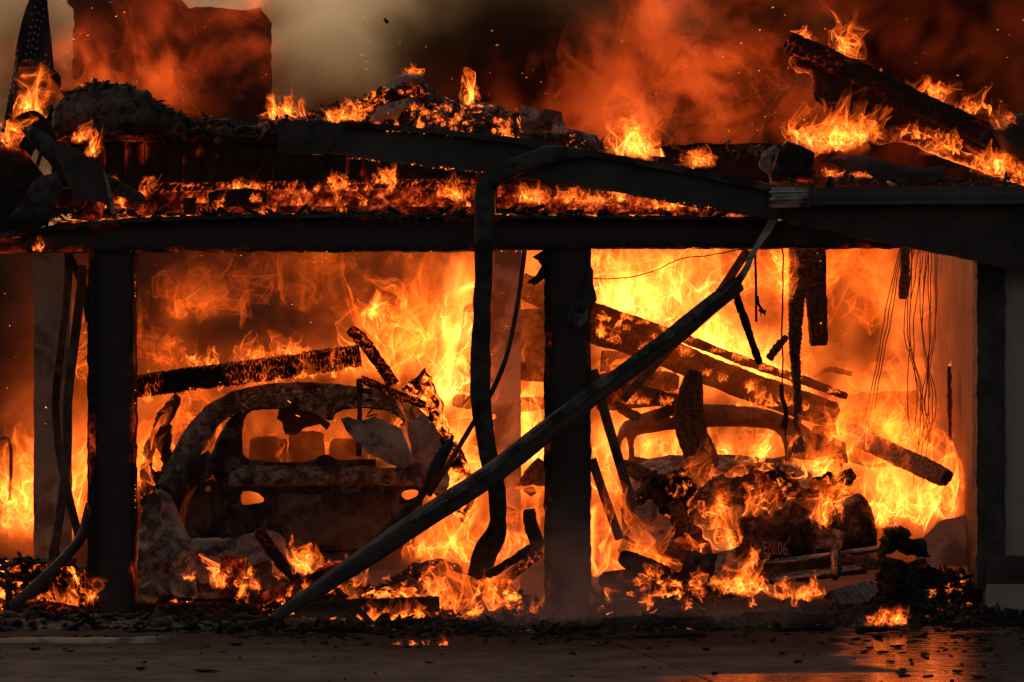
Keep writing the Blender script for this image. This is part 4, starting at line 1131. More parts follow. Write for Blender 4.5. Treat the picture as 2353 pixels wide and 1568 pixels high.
# heap of plaster and ash in front of the hatchback
o = relief('ash_heap', [(305, 1425), (305, 1300), (318, 1240), (330, 1175), (348, 1140), (368, 1126), (390, 1142), (410, 1180), (436, 1242), (480, 1234), (540, 1240), (575, 1226), (605, 1214), (648, 1228), (662, 1262), (684, 1312), (700, 1350), (690, 1425)], 0.55, M['ash'], None, thick=0.05, bulge=0.22, round_r=0.35, jag=0.02, res=0.018, amp=0.09, freq=5, fine=0.028, back=0.1)
tag(o, 'heap of pale broken plaster and ash before the hatchback', 'ash heap')
r2 = np.random.default_rng(11)
names = ['pale plaster sheet scrap {} on the ash heap before the hatchback'.format(w) for w in ('standing up at left', 'folded over the middle', 'lying flat at right', 'curled at the top', 'half buried low')]
spots = [(350, 1185, 26, 55), (450, 1300, 60, 40), (600, 1320, 50, 36), (560, 1250, 55, 22), (420, 1350, 40, 30)]
for nm_, (u, v, a, b) in zip(names, spots):
    ol = [(u + a * math.cos(t) * r2.uniform(.65, 1.2), v + b * math.sin(t) * r2.uniform(.65, 1.2)) for t in np.linspace(0, 6.28, 9, endpoint=False)]
    tag(relief('plaster_scrap', ol, 0.18, M['ash'], None, thick=0.012, jag=0.014, res=0.02, amp=0.09, freq=6, tilt=(r2.uniform(-.4, .4), r2.uniform(-.5, .2))), nm_, 'scrap')
for k in range(16):
    u, v = r2.uniform(335, 670), r2.uniform(1235, 1390)
    a, b = r2.uniform(12, 34), r2.uniform(8, 22)
    ol = [(u + a * math.cos(t) * r2.uniform(.5, 1.3), v + b * math.sin(t) * r2.uniform(.5, 1.3)) for t in np.linspace(0, 6.28, 7, endpoint=False)]
    tag(relief('plaster_flake', ol, 0.20 + r2.uniform(-.1, .08), M['ash'], None, thick=0.010, jag=0.01, res=0.016, amp=0.08, freq=8, tilt=(r2.uniform(-.7, .7), r2.uniform(-.9, .3)), soft=0), 'small broken plaster flake on the pale heap before the hatchback', 'flake', 'plaster flakes on the ash heap')
o = relief('ember_heap', [(850, 1425), (872, 1370), (905, 1325), (950, 1292), (1000, 1284), (1050, 1298), (1082, 1330), (1105, 1380), (1120, 1425)], 0.25, M['ember_ash'], None, thick=0.05, bulge=0.18, round_r=0.25, jag=0.03, res=0.022, amp=0.06, freq=6, fine=0.025, back=0.1)
tag(o, 'grey ash heap with embers between fallen gutter and downspout foot', 'ash heap')
o = relief('burnt_curtain', [(318, 1110), (330, 1040), (352, 975), (378, 925), (402, 902), (414, 918), (398, 960), (392, 1010), (404, 1060), (396, 1100), (372, 1120), (350, 1160), (326, 1180)], 1.5, M['ember_dim'], None, thick=0.03, bulge=0.03, round_r=0.06, jag=0.03, res=0.02, amp=0.08, freq=5, fine=0.01, holes=[[(352, 1090), (350, 1060), (366, 1030), (374, 1050), (368, 1085)]])
tag(o, 'ragged burnt curtain hanging left of the hatchback', 'curtain')
timber('black charred stick leaning on the ash heap', [(592, 1216), (620, 1260), (652, 1300), (684, 1334)], 0.085, 0.07, M['char_dim'], 0.02)
timber('upright burning stump at the foot of the ash heap', [(532, 1372), (533, 1330), (538, 1278)], 0.165, 0.13, M['char_red'], -0.02, cell=0.04, asp=.8, step=0.008, name='burning_stump')
timber('charred log with red cracks behind the fallen gutter', [(575, 1386), (640, 1362), (720, 1330), (805, 1298)], 0.075, 0.07, M['char_red'], -0.1)
timber('second charred log resting above the red cracked log', [(690, 1348), (740, 1322), (790, 1300)], 0.11, 0.08, M['char_red'], 0.1)
timber('black log lying flat at the foot of the left bay', [(312, 1402), (450, 1398), (600, 1402)], 0.075, 0.09, M['char_dim'], -0.2)
timber('long black log on the ground before the middle of the bay', [(700, 1405), (790, 1398), (900, 1394), (1010, 1390)], 0.105, 0.10, M['char'], -0.3)
timber('upright glowing stake beside the black post at lower left', [(190, 1420), (191, 1310)], 0.045, 0.04, M['char_mid'], -0.06, name='burning_stake')
timber('short upright black stake at the far lower left', [(20, 1425), (20, 1328)], 0.05, 0.05, M['char_dim'], -0.15, name='burning_stake')
timber('low charred board along the ground at lower left', [(20, 1408), (110, 1400), (190, 1408)], 0.09, 0.05, M['char_dim'], -0.05)

# black forked branch left of the middle post
fk = thing('forked_branch', 'black forked branch leaning at the foot of the middle post', 'branch', P(1200, 1400, -0.25))
char_beam('upright_fork', [(1216, 1170), (1220, 1205), (1230, 1235), (1240, 1262)], 0.085, 0.06, M['char'], fk, -0.2)
char_beam('long_fork', [(1118, 1325), (1160, 1300), (1210, 1268), (1250, 1242)], 0.055, 0.05, M['char_dim'], fk, -0.25)
timber('dark glowing log sloping below the forked branch', [(1140, 1350), (1190, 1310), (1250, 1262)], 0.07, 0.06, M['char_mid'], -0.05)

# behind the middle post
timber('wide charred board crossing behind the pale middle post', [(1195, 655), (1300, 700), (1380, 730)], 0.20, 0.05, M['char_brown'], 3.0)
timber('short level beam end sticking out behind the downspout', [(1062, 846), (1160, 850), (1270, 858)], 0.135, 0.10, M['char_brown'], 2.6)
timber('slanting charred board beside the downspout', [(1100, 700), (1085, 790), (1060, 900)], 0.20, 0.05, M['char_brown'], 3.2)
timber('dark charred panel hanging between pale post and middle post', [(1225, 710), (1228, 780), (1226, 850)], 0.24, 0.06, M['char_brown'], 2.8)
timber('low charred board behind the pale middle post', [(1040, 920), (1140, 932), (1260, 925)], 0.10, 0.06, M['char_brown'], 2.7)
timber('charred block leaning on the left face of the middle post', [(1205, 1130), (1232, 1095), (1255, 1065)], 0.16, 0.1, M['char_brown'], 1.2)

# ------------------------------------------------------------------ collapsed timbers in the right bay
timber('thin charred rafter slanting down across the right bay', [(1345, 700), (1500, 752), (1700, 826), (1860, 880), (1947, 912)], 0.065, 0.06, M['char_brown'], 2.0, cell=0.035)
timber('thick charred rafter slanting below the thin rafter', [(1340, 752), (1480, 792), (1650, 862), (1800, 915), (1925, 958)], 0.20, 0.12, M['char_brown'], 2.3, cell=0.045)
timber('broken rafter end slanting between the two rafters', [(1345, 722), (1450, 752), (1540, 790), (1600, 822)], 0.07, 0.06, M['char_brown'], 2.1)
timber('curved upright charred board standing on the round car', [(1598, 852), (1588, 900), (1584, 950), (1592, 1000), (1612, 1050), (1620, 1085)], 0.21, 0.06, M['char_brown'], 1.0, scale=[(.55, 1), (.8, 1), (1, 1), (1, 1), (1.05, 1), (1.1, 1)], cell=0.04)
timber('low charred board left of the curved board', [(1370, 880), (1460, 870), (1560, 880)], 0.14, 0.06, M['char_brown'], 2.6)
timber('lower charred board behind the round car roof', [(1370, 930), (1460, 925), (1560, 915)], 0.09, 0.06, M['char_brown'], 2.4)
timber('charred board behind the downspout foot', [(1380, 830), (1440, 835), (1520, 850)], 0.16, 0.06, M['char_brown'], 3.0)
timber('long charred timber hanging from the beam in the right bay', [(1832, 555), (1834, 640), (1828, 720), (1826, 800), (1832, 900), (1832, 992)], 0.125, 0.09, M['char_brown'], 1.0, asp=2.2, scale=[(1.1, 1), (1, 1), (.8, 1), (.55, .8), (.5, .7), (.42, .6)], cell=0.04, rib=0.008)
timber('shorter hanging timber with nails beside the long hanging one', [(1872, 555), (1874, 660), (1882, 795)], 0.135, 0.09, M['char_brown'], 1.2, cell=0.04, ends=0.2)
timber('thin hanging timber near the right end of the bay', [(2080, 555), (2079, 620), (2075, 688)], 0.07, 0.06, M['char_brown'], 1.6)
timber('small charred stub caught beside the hanging timber', [(1766, 826), (1786, 800), (1808, 772)], 0.05, 0.04, M['char_brown'], 1.0, rib=0.008)
timber('black strut hanging from the strap of the fallen gutter', [(1690, 672), (1704, 715), (1722, 770), (1746, 838)], 0.05, 0.03, M['char'], -0.1, rough=0.005)
strip('tilted_rail', 'orange lit rail slanting behind the fallen gutter', 'rail', [(1718, 575), (1640, 690), (1540, 800), (1430, 920)], 0.06, 0.03, M['rust'], 1.3)
strip('angle_iron', 'straight steel rail leaning right of the middle post', 'rail', [(1362, 850), (1400, 985), (1460, 1182)], 0.065, 0.03, M['rust'], 0.35)
strip('angle_iron', 'shorter steel rail leaning low beside the middle post', 'rail', [(1360, 1055), (1385, 1130), (1424, 1240)], 0.06, 0.03, M['rust'], 0.3)
# perforated strip: a bar with holes
pf = [(1425, 1172), (1505, 1078), (1512, 1084), (1432, 1180)]
hl = []
for k in range(9):
    c = np.array((1430, 1174)) + (np.array((1508, 1081)) - np.array((1430, 1174))) * (k + .6) / 9.4
    hl.append([(c[0] - 1.8, c[1]), (c[0], c[1] - 1.8), (c[0] + 1.8, c[1]), (c[0], c[1] + 1.8)])
tag(relief('perforated_strap', pf, 0.45, M['rust'], None, thick=0.004, res=0.012, holes=hl, soft=0), 'perforated metal strap beside the leaning rails', 'strap')
timber('charred block sloping in the flames at right', [(1945, 992, 2.9), (2040, 1036, 2.0), (2100, 1064, 1.6), (2176, 1100, 1.2)], 0.135, 0.09, M['char_brown'], 0)
timber('thin upright rod with burning tip near the side wall', [(2181, 838), (2182, 920), (2184, 1012)], 0.028, 0.028, M['char_brown'], 1.6, name='burning_rod')
timber('arched scrap of timber floating above the rafter end', [(1868, 868), (1905, 850), (1958, 860)], 0.035, 0.03, M['char_brown'], 3.2)
o = relief('smoky_board', [(1918, 908), (2000, 902), (2108, 896), (2118, 950), (2126, 1000), (2110, 1065), (2000, 1075), (1935, 1060)], 3.4, M['char_brown'], None, thick=0.05, jag=0.02, res=0.04, amp=0.03)
tag(o, 'broad brown board half hidden by flames near the side wall', 'board')
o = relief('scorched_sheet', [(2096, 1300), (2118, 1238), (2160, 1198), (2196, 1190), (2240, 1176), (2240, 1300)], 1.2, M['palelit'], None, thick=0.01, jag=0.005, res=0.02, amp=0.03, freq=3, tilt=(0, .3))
tag(o, 'pale bent sheet leaning against the right post', 'sheet')
o = relief('burnt_cushion', [(2012, 1285), (2018, 1240), (2030, 1212), (2052, 1200), (2085, 1214), (2112, 1242), (2132, 1278), (2085, 1282), (2060, 1272)], 0.35, M['ashdark'], None, thick=0.03, bulge=0.05, round_r=0.12, jag=0.06, jfreq=20, res=0.014, fine=0.03)
tag(o, 'black rounded burnt cushion right of the round car', 'cushion')
o = relief('ribbed_sheet', [(1888, 1376), (1905, 1358), (1935, 1350), (1985, 1334), (2012, 1342), (2018, 1358), (1996, 1382), (1940, 1386)], -0.35, M['paper'], None, thick=0.02, jag=0.006, res=0.014, sag=lambda x, z: 0.015 * np.sin((x + z * .8) * 150), fine=0.01)
tag(o, 'pale ribbed sheet scrap on the ground before the round car', 'sheet')
o = relief('grey_cloth_scrap', [(1560, 1330), (1575, 1280), (1640, 1272), (1688, 1264), (1694, 1300), (1688, 1330), (1660, 1335), (1610, 1338)], 0.0, M['ashdark'], None, thick=0.012, bulge=0.03, round_r=0.06, jag=0.008, res=0.024, amp=0.07, freq=5)
tag(o, 'grey stiff cloth scrap left of the chrome bumper', 'cloth')
o = relief('ashen_sheet', [(1640, 1334), (1645, 1290), (1652, 1268), (1690, 1262), (1696, 1296), (1690, 1322)], -0.06, M['ash'], None, thick=0.01, jag=0.006, res=0.02, amp=0.05, freq=6)
tag(o, 'small ashen sheet folded at the left end of the bumper', 'sheet')

# wreckage piled on and around the round car
ORD = 'first second third fourth fifth sixth seventh eighth ninth tenth eleventh twelfth thirteenth fourteenth fifteenth sixteenth seventeenth eighteenth nineteenth twentieth twenty-first'.split()
BB = []
for (u, v, a, L_, w_, Y_) in ((1470, 1090, 25, 90, .10, .85), (1530, 1120, -40, 110, .07, .8), (1560, 1190, 70, 70, .10, .62), (1650, 1110, 15, 120, .08, .75), (1700, 1150, -25, 110, .09, .70), (1760, 1120, 40, 90, .12, .72), (1830, 1160, -60, 80, .09, .6),
        (1890, 1060, 20, 90, .12, .85), (1930, 1110, -35, 80, .10, .8), (1560, 1270, 10, 110, .09, .35), (1450, 1230, -70, 90, .10, .5), (1610, 1240, -15, 120, .07, .45), (1480, 1300, 20, 120, .10, .2), (1420, 1330, -10, 90, .10, .1), (1980, 1290, 10, 100, .08, .3), (2080, 1310, -15, 100, .08, .2),
        (1780, 1220, 30, 60, .06, .55), (1400, 900, -20, 90, .12, 2.0), (1480, 905, 15, 110, .10, 1.9), (1540, 940, -30, 80, .08, 1.7), (1440, 945, 30, 70, .07, 1.6)):
    c_, s_ = math.cos(math.radians(a)) * L_ / 2, math.sin(math.radians(a)) * L_ / 2
    dy_ = rng.uniform(-.15, .15)
    o = char_beam('broken_board', [(u - c_, v - s_, Y_ - dy_), (u, v + rng.uniform(-4, 4), Y_), (u + c_, v + s_, Y_ + dy_)], w_ * rng.uniform(.7, 1.2), 0.05, M[('char_brown', 'char_dim', 'char_red')[int(u) % 3]], None, 0, step=0.014, rough=0.02, ends=.7)
    BB.append((u, o))
for k, (u, o) in enumerate(sorted(BB, key=lambda q: q[0])):
    tag(o, ORD[k] + ' from the left of the broken boards piled over the round car', 'board', 'boards piled over the round car')
for nm_, ol, Y_, mt in (('crumpled dark sheet slumped over the left rear of the round car', [(1440, 1190), (1455, 1130), (1490, 1090), (1540, 1078), (1590, 1092), (1610, 1140), (1580, 1200), (1540, 1230), (1500, 1215), (1470, 1240)], .62, 'ember_dim'),
                   ('rusty torn hood sheet lying across the tail of the round car', [(1600, 1150), (1625, 1110), (1680, 1088), (1740, 1100), (1760, 1150), (1720, 1190), (1660, 1185), (1630, 1200)], .60, 'carash'),
                   ('charred lump heaped left of the tail light', [(1840, 1150), (1860, 1105), (1900, 1085), (1935, 1100), (1945, 1150), (1915, 1180), (1870, 1185)], .66, 'ember'),
                   ('pale scorched sheet standing left of the round car', [(1455, 1262), (1450, 1215), (1466, 1165), (1490, 1142), (1520, 1165), (1545, 1215), (1560, 1262)], .40, 'paper')):
    tag(relief('crumpled_sheet', ol, Y_, M[mt], None, thick=0.012, bulge=0.0, jag=0.06, jfreq=9, res=0.016, amp=0.12, freq=6, fine=0.02, tilt=(.3, -.4)), nm_, 'sheet')
o = relief('ember_pile', [(985, 960), (1000, 935), (1020, 960), (1045, 1010), (1070, 1060), (1092, 1120), (1085, 1180), (1060, 1210), (1040, 1160), (1030, 1090), (1005, 1020)], 0.9, M['ember_hot'], None, thick=0.1, bulge=0.1, round_r=0.1, jag=0.04, res=0.018, amp=0.06, freq=7, fine=0.02)
tag(o, 'glowing pile of rubble spilling down the right flank of the hatchback', 'ember pile')
# flakes lying on the hatchback roof, and loose debris along the roof line
r6 = np.random.default_rng(61)
c = [P(u + r6.normal() * 6, v + r6.normal() * 9, 0.93 + r6.normal() * .03) for u, v in [(np.interp(t, [0, .5, 1], [480, 690, 960]), np.interp(t, [0, .25, .5, .75, 1], [965, 912, 905, 915, 955])) for t in r6.random(170)]]
tag(scatter('roof_flakes', np.array(c), 0.006 + 0.016 * r6.random(170) ** 2, M['ash'], 62), 'flakes of burnt paint and plaster on the hatchback roof', None, None, 'stuff')
c = [P(r6.uniform(125, 660), r6.uniform(300, 326), r6.uniform(.6, .9)) for _ in range(150)] + [P(u, np.interp(u, [120, 210, 300, 430, 640], [235, 188, 200, 268, 290]) + abs(r6.normal()) * 7, r6.uniform(.85, 1.1)) for u in r6.uniform(120, 640, 240)] \
  + [P(u, np.interp(u, [600, 740, 900, 960, 1050, 1190, 1400], [275, 250, 195, 182, 244, 256, 345]) + abs(r6.normal()) * 16, r6.uniform(.9, 1.3)) for u in r6.uniform(600, 1400, 420)] + [P(r6.uniform(1400, 1800), r6.uniform(325, 372), r6.uniform(.8, 1.1)) for _ in range(90)] + [P(r6.uniform(1800, 2350), r6.uniform(408, 428), r6.uniform(.0, .6)) for _ in range(120)]
tag(scatter('roof_debris', np.array(c), 0.006 + 0.026 * r6.random(len(c)) ** 3.5, M['ashdark'], 63, flat=2.0), 'jagged burnt roofing bits strewn along the roof line', None, None, 'stuff')
c = [P(r6.uniform(120, 1780), r6.uniform(484, 502), r6.uniform(-.12, .1)) for _ in range(300)]
tag(scatter('beam_debris', np.array(c), 0.008 + 0.03 * r6.random(len(c)) ** 2.5, M['char_dim'], 64), 'small charred bits lying along the top of the beam', None, None, 'stuff')
# wires
def wire(label, pts, r, Y, name='hanging_wire', wob=0.01, group=None):
    return tag(tube(name, pts, r, M['wire'], None, Y, 5, 0.05, wob=wob), label, 'wire', group)
wire('thin drooping wire from the middle post to the eave', [(1365, 640), (1440, 640), (1500, 622), (1560, 597), (1640, 584), (1730, 570)], 0.004, 0.1)
wire('cable hanging beside the fallen gutter strap', [(1735, 565), (1737, 640), (1738, 740)], 0.009, 0.6, wob=0.0)
wire('thin wire hanging left of the long hanging timber', [(1797, 570), (1799, 760), (1797, 880)], 0.006, 0.8)
wire('frayed wire end below the knotted cable', [(1803, 980), (1806, 1040), (1804, 1100)], 0.004, 0.8)
for k in range(12):
    t = k / 11
    wire(ORD[k] + ' thin wire from the left in the bundle near the side wall', [(2092 + 62 * t + rng.uniform(-6, 6), 565), (2085 + 60 * t + rng.uniform(-14, 14), 760), (2100 + 40 * t + rng.uniform(-25, 25), 920), (2090 + 50 * t + rng.uniform(-12, 12), 1060 + rng.uniform(-80, 60))],
         0.0035, 2.0 + rng.uniform(-.3, .3), group='wires in the hanging bundle')
for k in range(3):
    wire(('rightmost', 'middle', 'leftmost')[k] + ' of the three slanting wires left of the hanging bundle', [(2072 - 3 * k, 575), (2050 - 8 * k, 720), (2025 - 6 * k, 850), (2005 - 9 * k, 960)], 0.004, 2.6, group='slanting wire strands')
kn = thing('knotted_cable', 'burnt knotted cable dangling beside the long hanging timber', 'cable', P(1800, 985, 0.8))
tube('knot', [(1795, 882), (1798, 915), (1806, 945), (1802, 985)], 0.016, M['wire'], kn, 0.8, 8, 0.015, wob=0.012)
tube('tail', [(1806, 945), (1797, 975), (1794, 985)], 0.008, M['wire'], kn, 0.8)
pl = thing('dangling_plug', 'two pin plug dangling on a short cable in the right bay', 'plug', P(1750, 715, 0.6))
tube('lead', [(1740, 680), (1743, 700), (1752, 712)], 0.009, M['wire'], pl, 0.6)
tube('plug_body', [(1745, 710), (1752, 716), (1760, 718)], 0.014, M['wire'], pl, 0.6)
for a in (1748, 1757): tube('pin', [(a, 718), (a, 727)], 0.003, M['wire'], pl, 0.6)

# ------------------------------------------------------------------ round old car in the right bay
bt = thing('round_old_car', 'rounded old car with chrome bumper burning in the right bay', 'car', P(1720, 1395, 1.0))
relief('cabin', [(1412, 1075), (1416, 1010), (1428, 975), (1470, 950), (1530, 936), (1600, 929), (1680, 930), (1760, 940), (1830, 964), (1880, 1005), (1915, 1070)], 1.9, M['rust'], bt, soft=1, thick=0.06, bulge=0.10, round_r=0.16, jag=0.006, res=0.03, amp=0.01, fine=0.004, back=0.0,
       holes=[[(1458, 1060), (1455, 1015), (1466, 999), (1520, 990), (1600, 983), (1700, 980), (1775, 986), (1800, 1010), (1806, 1060)], [(1424, 1060), (1426, 1015), (1438, 1000), (1444, 1020), (1446, 1060)]])
# roof shell forward
ap = np.array([((p[0] - 1176.5) * SC(1.9), CAM_H + (844 - p[1]) * SC(1.9)) for p in [(1416, 1010), (1428, 975), (1470, 950), (1530, 936), (1600, 929), (1680, 930), (1760, 940), (1830, 964), (1880, 1005)]])
ap = resample(ap, 0.07, False)
rows = [np.c_[ap[:, 0].mean() + (ap[:, 0] - ap[:, 0].mean()) * (1 - .1 * f * f), np.full(len(ap), 1.92 + 1.7 * f), ap[:, 1] - 0.02 - 0.35 * f ** 3] for f in np.linspace(0, 1, 9)]
V = np.array(rows); n_, k_ = V.shape[:2]; I = np.arange(n_ * k_).reshape(n_, k_)
o = mesh_obj('roof', V.reshape(-1, 3), np.stack([I[:-1, :-1], I[:-1, 1:], I[1:, 1:], I[1:, :-1]], -1).reshape(-1, 4), M['rust'], bt, True)
md = o.modifiers.new('thickness', 'SOLIDIFY'); md.thickness = 0.02
relief('body', [(1428, 1180), (1432, 1110), (1450, 1072), (1500, 1052), (1560, 1045), (1700, 1046), (1830, 1062), (1900, 1085), (1955, 1125), (1985, 1180), (2000, 1290), (1990, 1325), (1450, 1330), (1434, 1260)], 1.55, M['carash'], bt, soft=1, thick=0.1, bulge=0.55, round_r=0.60, jag=0.01, res=0.03, amp=0.03, freq=5, fine=0.008)
relief('engine_lid', [(1705, 1284), (1704, 1225), (1722, 1198), (1760, 1188), (1800, 1192), (1836, 1212), (1850, 1284)], 0.88, M['cardark'], bt, soft=1, thick=0.03, bulge=0.06, round_r=0.1, jag=0.005, res=0.025)
rf = relief('rear_fender', [(1915, 1268), (1918, 1215), (1930, 1160), (1955, 1132), (1984, 1136), (2004, 1172), (2016, 1225), (2014, 1258), (1990, 1270)], 0.95, M['cardark'], bt, soft=1, thick=0.06, bulge=0.18, round_r=0.13, jag=0.004, res=0.025)
relief('tail_light', [(1962, 1222), (1960, 1196), (1967, 1178), (1975, 1180), (1980, 1200), (1977, 1224), (1970, 1230)], 0.73, M['metal'], rf, soft=1, thick=0.03, bulge=0.03, round_r=0.03, res=0.012)
relief('rear_fender', [(1452, 1262), (1448, 1195), (1460, 1150), (1482, 1138), (1512, 1158), (1540, 1205), (1556, 1262), (1530, 1290), (1470, 1290)], 0.85, M['carash'], bt, soft=1, thick=0.06, bulge=0.18, round_r=0.14, jag=0.006, res=0.025)
lp = relief('license_plate', [(1722, 1282), (1722, 1234), (1816, 1230), (1816, 1277)], 0.74, M['cardark'], bt, thick=0.008, res=0.02, amp=0.004, soft=0)
tc = bpy.data.curves.new('plate_number', 'FONT'); tc.body = 'WEN.06'; tc.size = 0.105; tc.extrude = 0.003; tc.align_x = 'CENTER'
tob = bpy.data.objects.new('lettering', tc); COL.objects.link(tob)
bpy.context.view_layer.update()
tme = bpy.data.meshes.new_from_object(tob.evaluated_get(bpy.context.evaluated_depsgraph_get()))
bpy.data.objects.remove(tob)
tme.materials.clear(); tme.materials.append(M['paper'])
tob = bpy.data.objects.new('plate_number', tme); COL.objects.link(tob); tob.parent = lp
tob['kind'] = 'stuff'
tob.location = Vector(P(1769, 1274, 0.725)) - bt.location; tob.rotation_euler = (math.pi / 2, 0.03, 0); tob.scale = (0.62, 1.15, 1)
tube('bumper_bar', [(1688, 1300), (1800, 1290), (1920, 1275), (2000, 1264), (2036, 1258)], 0.022, M['chrome'], bt, 0.52, 12, scale=[(1, 1), (1, 1)])
relief('bumper_blade', [(1738, 1345), (1736, 1322), (1800, 1318), (1900, 1306), (1985, 1296), (1988, 1316), (1900, 1330), (1800, 1342)], 0.54, M['chrome'], bt, thick=0.02, bulge=0.04, round_r=0.04, res=0.02)
relief('valance', [(1695, 1312), (1700, 1302), (1900, 1286), (2000, 1274), (1990, 1298), (1800, 1320), (1740, 1322)], 0.60, M['rust'], bt, thick=0.02, res=0.03, amp=0.01)
tube('overrider', [(1918, 1252), (1920, 1275), (1921, 1305), (1919, 1334)], 0.040, M['chrome'], bt, 0.49, 12, 0.012, scale=[(.35, .5), (.75, .9), (.95, 1), (1, 1), (1, 1), (.85, 1), (.4, .5)])
tube('bumper_bracket', [(2028, 1258), (2030, 1278), (2029, 1296)], 0.016, M['rust'], bt, 0.52, 8)
tube('exhaust_pipe', [(1852, 1335, .8), (1868, 1338, .5)], 0.022, M['rust'], bt, 0, 12)
o = relief('charred_debris', [(1690, 1160), (1700, 1100), (1725, 1062), (1760, 1058), (1800, 1080), (1832, 1100), (1850, 1140), (1800, 1160)], 0.85, M['ember_dim'], None, thick=0.03, bulge=0.03, round_r=0.12, jag=0.05, res=0.016, fine=0.02)
tag(o, 'dark charred slab heaped on the tail of the round car', 'debris slab')
o = relief('charred_block', [(1814, 1052), (1822, 1022), (1838, 1004), (1862, 996), (1910, 1000), (1942, 1018), (1948, 1066), (1880, 1060)], 0.8, M['char_brown'], None, thick=0.08, bulge=0.08, round_r=0.07, jag=0.008, res=0.016, fine=0.02)
tag(o, 'loaf shaped charred block above the round car', 'block')
o = relief('charred_block', [(1866, 996), (1870, 978), (1920, 976), (1922, 1002)], 1.1, M['char_brown'], None, thick=0.1, jag=0.008, res=0.02, fine=0.02)
tag(o, 'small charred block behind the loaf shaped one', 'block')
o = relief('torn_sheet', [(1842, 1190), (1840, 1150), (1850, 1140), (1884, 1142), (1896, 1150), (1892, 1212), (1870, 1205), (1850, 1212)], 0.6, M['cardark'], None, thick=0.015, jag=0.006, res=0.02, amp=0.04, freq=6)
tag(o, 'dark torn sheet hanging over the tail of the round car', 'sheet')
o = relief('torn_sheet', [(1870, 1262), (1880, 1225), (1910, 1212), (1945, 1225), (1930, 1262)], 0.62, M['carash'], None, thick=0.015, jag=0.008, res=0.02, amp=0.05, freq=6)
tag(o, 'grey crumpled sheet above the bumper guard of the round car', 'sheet')

# ------------------------------------------------------------------ ember beds, rubble, litter
def ember_bed(name, u0, u1, Y0, Y1, h, mat, label, n, seed, s0=0.010, s1=0.05, chunk='char_dim'):
    x0, x1 = P(u0, 0, (Y0 + Y1) / 2)[0], P(u1, 0, (Y0 + Y1) / 2)[0]
    o, p, z = bed(name, x0, x1, Y0, Y1, h, mat, seed)
    tag(o, label, None, None, 'stuff')
    r = np.random.default_rng(seed)
    n = int(n * 2.2)
    idx = r.integers(0, len(p), n)
    idx = idx[z[idx] > -0.015]
    n = len(idx)
    c = np.c_[p[idx, :2] + (r.random((n, 2)) - .5) * .03, z[idx] + 0.004]
    s = s0 + (s1 - s0) * r.random(n) ** 3.0
    o2 = scatter('burnt_rubble', c, s, M[chunk], seed)
    tag(o2, label.replace('glowing ember bed', 'charred rubble').replace('dark rubble heap', 'loose charred rubble'), None, None, 'stuff')
ember_bed('ember_bed', -60, 210, 0.1, 1.3, 0.30, M['ember_hot'], 'glowing ember bed behind the pipe at lower left', 420, 31)
ember_bed('ember_bed', 305, 720, -0.1, 0.5, 0.10, M['ember_hot'], 'glowing ember bed under the ash heap in the left bay', 420, 32)
ember_bed('ember_bed', 690, 1255, -0.25, 0.9, 0.18, M['ember'], 'glowing ember bed under the flames in mid bay', 480, 33)
ember_bed('ember_bed', 1355, 1720, -0.1, 0.9, 0.20, M['ember'], 'glowing ember bed at the left of the round car', 380, 34)
ember_bed('rubble_heap', 1690, 2270, -0.8, 0.35, 0.08, M['ember_dim'], 'dark rubble heap before the chrome bumper', 620, 35, chunk='char')
ember_bed('rubble_heap', 1990, 2262, -0.15, 0.7, 0.26, M['ember_dim'], 'dark rubble heap at the foot of the right post', 420, 36, chunk='char')
ember_bed('rubble_heap', 2170, 2420, -0.9, -0.15, 0.09, M['ashdark'], 'dark rubble heap before the house wall', 260, 37, chunk='char')
ember_bed('rubble_heap', 620, 1420, -1.5, -0.3, 0.035, M['ember_dim'], 'dark rubble heap at the threshold of the bays', 600, 38, chunk='char')
ember_bed('rubble_heap', 1340, 1800, -1.1, -0.1, 0.05, M['ember_dim'], 'dark rubble heap right of the middle post', 320, 39, chunk='char')
ember_bed('rubble_heap', -80, 640, -1.3, -0.1, 0.07, M['ashdark'], 'dark rubble heap along the sill of the left bay', 300, 40, chunk='char')
# loose litter on the driveway
r3 = np.random.default_rng(5)
n = 2600
yy = -0.5 - 4.8 * r3.random(n) ** 2.0
xx = r3.uniform(-3.4, 3.6, n)
keep = r3.random(n) < np.clip(0.35 + 0.22 * xx, 0.22, 1) * np.clip(0.5 + 1.8 * fbm(np.c_[xx * 1.3, yy * 1.6, xx * 0], 3, 15), 0, 1) * 2.2
c = np.c_[xx, yy, np.full(n, 0.004)][keep]
o = scatter('litter', c, 0.003 + 0.017 * r3.random(len(c)) ** 4, M['char'], 51, flat=0.2)
tag(o, 'small black bits of char strewn over the driveway', None, None, 'stuff')
n = 1500
yy = -0.75 - r3.exponential(0.42, n); xx = r3.uniform(-3.5, 3.7, n)
cl = fbm(np.c_[xx * 1.1, yy * 2.2, xx * 0], 3, 5)
ok_ = (yy > -3.2) & (r3.random(n) < np.clip(0.45 + 1.3 * cl, 0, 1))
c = np.c_[xx, yy, np.full(n, 0.006)][ok_]
tag(scatter('spilled_char', c, 0.006 + 0.034 * r3.random(len(c)) ** 3, M['char'], 52, flat=0.6), 'charred rubble spilling from the bays onto the driveway', None, None, 'stuff')
